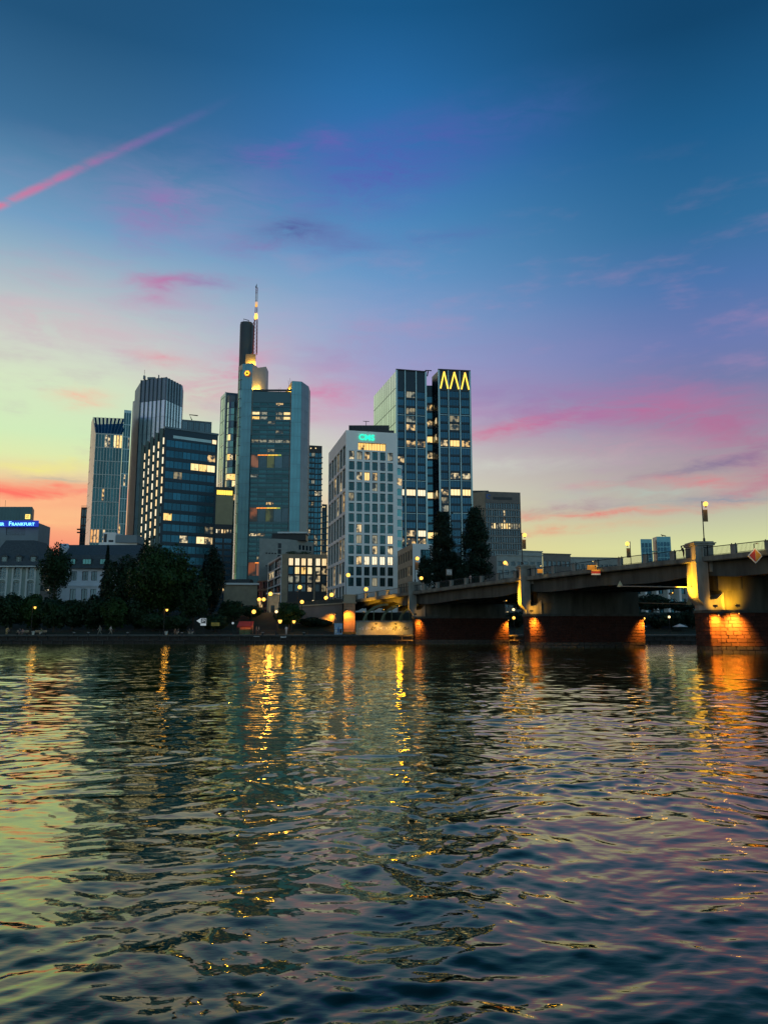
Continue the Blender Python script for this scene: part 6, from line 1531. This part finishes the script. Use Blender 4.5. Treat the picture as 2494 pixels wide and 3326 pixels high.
# signs hung on the bridge
def bsignobj(px, y, w_, h_, lbl, kind):
    u = (px - CX) / F; Yd = (95.35 - .75) / (u + SK); p = P(px, y, Yd); 
    t = thing('navigation_sign', lbl, 'sign', p, 'navigation signs on the bridge')
    red = mat('sign_red', (.6, .04, .02), .5); org = mat('sign_orange', (.75, .33, .03), .5); wh = mat('sign_white', (.75, .72, .65), .5)
    if kind == 'diamond':
        g = MB(); k = h_ / 2; pts = [(0, -k), (k * .95, 0), (0, k), (-k * .95, 0)]
        g.add([(x, -.05, z) for x, z in pts] + [(x, .05, z) for x, z in pts], [(0, 1, 2, 3), (7, 6, 5, 4)] + [(i, i + 4, (i + 1) % 4 + 4, (i + 1) % 4) for i in range(4)]); g.build('board', wh, t)
        k2 = k * .82; g = MB(); g.add([(0, -.06, -k2), (0, -.06, k2), (-k2 * .95, -.06, 0)], [(0, 1, 2)]); g.build('red_half', red, t)
        g = MB(); g.add([(0.02, -.06, -k2), (k2 * .95, -.06, 0), (0.02, -.06, k2)], [(0, 1, 2)]); g.build('orange_half', org, t)
    else:
        g = MB(); g.box(-w_ / 2, w_ / 2, -.05, .05, -h_ / 2, h_ / 2); g.build('board', org if kind == 'orange' else red, t)
        if kind != 'orange':
            for s in (1, -1):
                g = MB(); g.box(-w_ / 2, w_ / 2, -.065, -.052, s * h_ * .36 - h_ * .14, s * h_ * .36 + h_ * .14); g.build('white_stripe', wh if s < 0 else org, t)
    g = MB(); g.tube([(0, .1, h_ / 2 + .5), (0, .08, -h_ / 2 - .5)], .04, 5); g.build('bracket', black_metal, t)
    g = MB(); g.box(-.12, .12, -.75, -.55, h_ / 2 + .38, h_ / 2 + .5); g.tube([(0, -.6, h_ / 2 + .45), (0, .1, h_ / 2 + .45)], .025, 4); g.build('lamp_arm', black_metal, t)
    spot_light((0, -.95, h_ / 2 + .45), (0, 0, -.1), 38, (1, .66, .22), 110, .5, t, .05)
bsignobj(2451, 1805, 1.4, 1.75, 'red and orange diamond sign hung on the bridge at right', 'diamond')
bsignobj(1934, 1859, 1.25, .75, 'red and white board hung on the bridge railing', 'striped')
bsignobj(1921, 1843, 1.3, .65, 'plain orange board just above the red and white one', 'orange')
bsignobj(1753, 1855, .8, .6, 'small orange board on the railing right of the middle pylon', 'orange')
# navigation booms
for i, (pa, pb, lbl) in enumerate((((2285, 1908, 92.6), (2013, 1904, 103), 'long thin boom with a pale triangle reaching from the nearest pylon'), ((2236, 1962, 108), (2072, 1958, 117), 'second thin boom lower down under the right span'))):
    A_, B_ = P(*pa), P(*pb); t = thing('navigation_boom', lbl, 'boom', A_, 'navigation booms')
    g = MB(); g.tube([(0, 0, 0), B_ - A_], .07, 6); g.build('boom', mat('pale_steel', (.4, .36, .28), .5, .3), t)
    q_ = (B_ - A_) if i == 0 else Vector((0, 0, 0)); h = .42
    g = MB(); g.add([(q_.x - h, q_.y - .05, q_.z - .1), (q_.x + h, q_.y - .05, q_.z - .1), (q_.x, q_.y - .05, q_.z + .75), (q_.x - h, q_.y + .05, q_.z - .1), (q_.x + h, q_.y + .05, q_.z - .1), (q_.x, q_.y + .05, q_.z + .75)], [(0, 1, 2), (5, 4, 3), (0, 3, 4, 1), (1, 4, 5, 2), (2, 5, 3, 0)]); g.build('triangle_mark', mat('pale_yellow_board', (.6, .55, .35), .6), t)
    g = MB(); m_ = (B_ - A_) * .5; g.ball(m_, .14, 8, 5); g.build('clamp', concrete, t)
# notice board on the bridge
u = (1458 - CX) / F; Yd = (95.35 + 12) / (u + SK); p = P(1458, 1890, Yd); zb = ZD(Yd)
t = thing('route_board', 'pale route board standing on the bridge before the left poplar', 'sign', (p.x, p.y, zb))
z0_, z1_ = Zp(1870, Yd) - zb, Zp(1848, Yd) - zb
g = MB(); g.box(-.62, .62, -.05, .05, z0_, z1_); g.build('board', mat('dark_brown_board', (.12, .09, .06), .6), t)
g = MB(); g.box(-.40, .52, -.07, -.052, z0_ + .25, z1_ - .15); g.build('panel', mat('white_enamel', (.7, .7, .68), .5), t)
g = MB()
for i in range(3): g.box(-.32, .45 - .1 * (i % 2), -.082, -.072, z0_ + .38 + i * .27, z0_ + .46 + i * .27)
g.build('print_lines', bsign, t)
for s in (-.5, .5):
    g = MB(); g.tube([(s, .07, 0), (s, .07, z1_)], .035, 5); g.build('post', black_metal, t)

# ---------------------------------------------------------------- people
skin_m = mat('skin', (.42, .27, .20), .6, 0, .08)
def person(loc, rz, pose, top, legs, label, hair=(.05, .035, .02), h=1.75, shoes=(.03, .03, .03), bare=False):
    s = h / 1.75
    J = dict(pel=(0, 0, .96), bel=(.01, 0, 1.12), che=(.01, 0, 1.33), nec=(.0, 0, 1.50), hd0=(.03, 0, 1.58), hd1=(.04, 0, 1.70), nose=(.13, 0, 1.62))
    def side(y, arm, leg):
        k = 'L' if y > 0 else 'R'
        J['sh' + k] = (0, y * .18, 1.44); J['el' + k] = arm[0]; J['wr' + k] = arm[1]; J['pa' + k] = tuple(np.array(arm[1]) + .55 * (np.array(arm[1]) - np.array(arm[0])) * .25)
        J['hp' + k] = (0, y * .095, .92); J['kn' + k] = leg[0]; J['an' + k] = leg[1]; J['to' + k] = leg[2]
    if pose == 'walk':
        side(1, ((.10, .24, 1.18), (.27, .22, 1.0)), ((.20, .10, .50), (.30, .10, .09), (.47, .11, .04)))
        side(-1, ((-.16, -.24, 1.2), (-.20, -.25, .95)), ((-.05, -.10, .50), (-.38, -.10, .15), (-.26, -.11, .03)))
    elif pose == 'stand':
        side(1, ((.02, .25, 1.17), (.10, .26, .92)), ((.03, .11, .50), (0, .11, .08), (.17, .13, .03)))
        side(-1, ((.04, -.25, 1.17), (.16, -.20, .98)), ((.02, -.11, .50), (-.02, -.11, .08), (.15, -.13, .03)))
    elif pose == 'lean':
        side(1, ((.24, .22, 1.22), (.42, .14, 1.14)), ((.03, .11, .50), (0, .11, .08), (.17, .13, .03)))
        side(-1, ((.22, -.22, 1.22), (.40, -.12, 1.13)), ((-.02, -.11, .50), (-.1, -.11, .08), (.07, -.13, .03)))
        for k, dx in (('bel', .05), ('che', .12), ('nec', .18), ('hd0', .22), ('hd1', .24), ('nose', .33), ('shL', .13), ('shR', .13)): J[k] = (J[k][0] * .3 + dx,) + J[k][1:]
    elif pose in ('sit', 'sit_lean'):
        dz = -.45
        for k in list(J): J[k] = (J[k][0], J[k][1], J[k][2] + dz)
        side(1, ((.12, .24, .74), (.34, .16, .62)), ((.44, .13, .50), (.46, .13, .09), (.62, .14, .04)))
        side(-1, ((.12, -.24, .74), (.34, -.16, .62)), ((.44, -.12, .50), (.40, -.12, .09), (.56, -.13, .04)))
        for k in ('shL', 'shR', 'hpL', 'hpR'): J[k] = (J[k][0], J[k][1], J[k][2] + dz)
        if pose == 'sit_lean':
            for k, dx in (('bel', .06), ('che', .16), ('nec', .26), ('hd0', .32), ('hd1', .36), ('nose', .44), ('shL', .18), ('shR', .18)): J[k] = (dx, J[k][1], J[k][2] - .05)
    elif pose == 'bend':
        side(1, ((.36, .2, 1.02), (.50, .14, .78)), ((.10, .11, .52), (-.02, .11, .08), (.15, .13, .03)))
        side(-1, ((.34, -.2, 1.0), (.50, -.12, .74)), ((.06, -.11, .52), (-.06, -.11, .08), (.1, -.13, .03)))
        J.update(pel=(-.08, 0, .92), bel=(.0, 0, 1.06), che=(.16, 0, 1.22), nec=(.26, 0, 1.33), hd0=(.32, 0, 1.38), hd1=(.40, 0, 1.47), nose=(.45, 0, 1.38), shL=(.22, .18, 1.28), shR=(.22, -.18, 1.28), hpL=(-.06, .095, .90), hpR=(-.06, -.095, .90))
    rad = dict(pel=.135, bel=.125, che=.145, nec=.06, hd0=.085, hd1=.09, nose=.02, sh=.07, el=.048, wr=.034, pa=.036, hp=.10, kn=.062, an=.042, to=.035)
    names = list(J); ix = {k: i for i, k in enumerate(names)}; V = [Vector(J[k]) for k in names]; E = []; B = []
    def e(a, b, m_): E.append((ix[a], ix[b])); B.append((Vector(J[a]), Vector(J[b]), m_))
    e('pel', 'bel', 1); e('bel', 'che', 1); e('che', 'nec', 1); e('nec', 'hd0', 0); e('hd0', 'hd1', 0); e('hd0', 'nose', 0)
    for k in 'LR':
        e('che', 'sh' + k, 1); e('sh' + k, 'el' + k, 1); e('el' + k, 'wr' + k, 0); e('wr' + k, 'pa' + k, 0)
        e('pel', 'hp' + k, 2); e('hp' + k, 'kn' + k, 2); e('kn' + k, 'an' + k, 0 if bare else 2); e('an' + k, 'to' + k, 3)
    radii = [rad[n_[:2] if n_[:-1] in ('sh', 'el', 'wr', 'pa', 'hp', 'kn', 'an', 'to') else n_] for n_ in names]
    # fingers: four of unequal length and a thumb from the side of the palm
    for k, sg in (('L', 1), ('R', -1)):
        pa = Vector(J['pa' + k]); wr = Vector(J['wr' + k]); d_ = (pa - wr).normalized(); sd_ = d_.cross(Vector((0, 1, 0))); sd_ = sd_.normalized() if sd_.length > .1 else Vector((1, 0, 0))
        for f_, ln_ in enumerate((.065, .075, .072, .055, .05)):
            off = sd_ * (.028 - .018 * f_) if f_ < 4 else sd_ * .045; st = pa if f_ < 4 else pa.lerp(wr, .4)
            i0 = ix['pa' + k]; a_ = st + off + d_ * (.03 if f_ < 4 else .0); b_ = a_ + d_ * ln_ * .55 + Vector((.01, -sg * .006, -.012)); c_ = b_ + d_ * ln_ * .4 + Vector((.0, -sg * .014, -.01))
            V += [a_, b_, c_]; n0 = len(V) - 3; E += [(i0, n0), (n0, n0 + 1), (n0 + 1, n0 + 2)]; radii += [.010, .009, .008]
            B.append((a_, c_, 0))
    me = bpy.data.meshes.new('body'); me.from_pydata([tuple(v * s) for v in V], E, [])
    o = bpy.data.objects.new('body', me); COL.objects.link(o)
    o.modifiers.new('skin', 'SKIN'); sub = o.modifiers.new('sub', 'SUBSURF'); sub.levels = 1
    for i, sv in enumerate(me.skin_vertices[0].data):
        sv.radius = (radii[i] * s, radii[i] * s * (1.25 if names[i] in ('che', 'pel', 'bel') else 1)) if i < len(names) else (radii[i] * s,) * 2
        sv.use_root = (i == 0)
    m2 = bpy.data.meshes.new_from_object(o.evaluated_get(bpy.context.evaluated_depsgraph_get())); bpy.data.objects.remove(o)
    m2.materials.clear()
    key = lambda c: 'cloth_%d_%d_%d' % tuple(int(v * 255) for v in c)
    for mm in (skin_m, mat(key(top), top, .85, 0, .1), mat(key(legs), legs, .85, 0, .1), mat(key(shoes), shoes, .7, 0, .1)): m2.materials.append(mm)
    idx = []
    for pl in m2.polygons:
        c = pl.center / s; best = (9, 0)
        for a_, b_, m_ in B:
            ab_ = b_ - a_; tt = max(0, min(1, (c - a_).dot(ab_) / max(ab_.length_squared, 1e-6))); dd = (c - a_ - ab_ * tt).length
            if dd < best[0]: best = (dd, m_)
        idx.append(best[1])
    m2.polygons.foreach_set('material_index', idx); m2.polygons.foreach_set('use_smooth', [True] * len(idx))
    t = thing('person', label, 'person', loc, 'people', rz)
    link('body', m2, t)
    g = MB(); hc = Vector(J['hd1']) * s
    g.ball((hc.x - .02, 0, hc.z + .0), .105 * s, 10, 6, 0, .95); hm_ = g.build('hair', mat('hair_%d' % int(hair[0] * 255), hair, .6), t)
    return t
gxy = lambda px, D=150.5: ((px - CX) / F * D, D, QZ + .006)
person(gxy(37), R(-20), 'bend', (.62, .42, .16), (.55, .38, .16), 'person in ochre clothes bending forward at the far left of the quay', h=1.72)
sx = lambda px, D=151.78: ((px - CX) / F * D, D, QZ + .006)
person(sx(80.5), R(-90), 'sit', (.05, .05, .07), (.30, .20, .16), 'left person on the left bench, dark top', h=1.7)
person(sx(90.5), R(-90), 'sit_lean', (.35, .22, .20), (.28, .18, .15), 'right person on the left bench, reddish top', h=1.68)
person(sx(149), R(-100), 'sit', (.16, .18, .08), (.6, .55, .45), 'person in an olive top and pale trousers on the right bench', h=1.7)
person(gxy(336), R(180), 'walk', (.16, .17, .14), (.24, .23, .18), 'tall walker in grey clothes on the riverside path', h=1.88)
person(gxy(371), R(0), 'walk', (.62, .50, .46), (.30, .26, .20), 'walker in a pale top right of the grey walker', h=1.75)
person(gxy(577, 151), R(-60), 'sit_lean', (.25, .12, .06), (.3, .16, .08), 'left one of the people sitting under the round tree', h=1.7)
person(gxy(588, 151), R(-110), 'sit', (.06, .06, .06), (.45, .36, .26), 'right one of the people sitting under the round tree, pale legs', h=1.7)
for o_ in (577, 588): pass
person(gxy(623, 151), R(-80), 'sit', (.05, .06, .05), (.55, .48, .36), 'person with pale legs sitting left of the arrow sign', h=1.7)
person(gxy(634, 151), R(-100), 'sit', (.05, .05, .06), (.50, .44, .34), 'second person with pale legs nearest the arrow sign', h=1.7)
person(gxy(838, 152), R(0), 'stand', (.6, .3, .16), (.35, .14, .08), 'person in a light top standing right of the red awning', h=1.74)
person(gxy(846, 152), R(180), 'stand', (.65, .45, .3), (.12, .06, .05), 'second person facing left beside the red awning', h=1.68)
person(gxy(934, 153), R(-90), 'stand', (.7, .7, .68), (.6, .6, .58), 'person all in white standing by the ramp wall', h=1.72)
def on_bridge(px, pose, rz, top, legs, lbl, off=2.2, h=1.74):
    u = (px - CX) / F; Yd = (95.35 + off) / (u + SK); person((u * Yd, Yd, ZD(Yd) + .10), R(rz), pose, top, legs, lbl, h=h)
on_bridge(2222, 'lean', 180, (.03, .03, .04), (.25, .06, .05), 'person in black leaning on the bridge railing')
on_bridge(2240, 'stand', 150, (.45, .22, .16), (.10, .05, .05), 'middle one of three people by the bridge pylon, reddish top')
on_bridge(2251, 'stand', 200, (.35, .12, .09), (.08, .04, .04), 'person closest to the bridge pylon, dark red top')
on_bridge(1527, 'walk', 60, (.5, .33, .28), (.3, .25, .2), 'person in a pinkish top walking on the bridge before the right poplar')
on_bridge(1374, 'stand', 120, (.55, .35, .25), (.2, .12, .1), 'person standing on the bridge right of the third pylon')
# seats for the people under the tree and by the sign
for i, px in enumerate((582.5, 628.5)):
    t = thing('low_bench', 'dark low bench ' + ('under the largest round tree' if i == 0 else 'left of the arrow sign'), 'bench', ((px - CX) / F * 151.1, 151.1, QZ + .006), 'benches on the riverside path')
    g = MB(); g.box(-.95, .95, -.22, .22, .36, .42); g.build('seat', mat('dark_wood', (.10, .07, .05), .7), t)
    for s_ in (-.8, .8):
        g = MB(); g.box(s_ - .05, s_ + .05, -.2, .2, 0, .358); g.build('leg', black_metal, t)
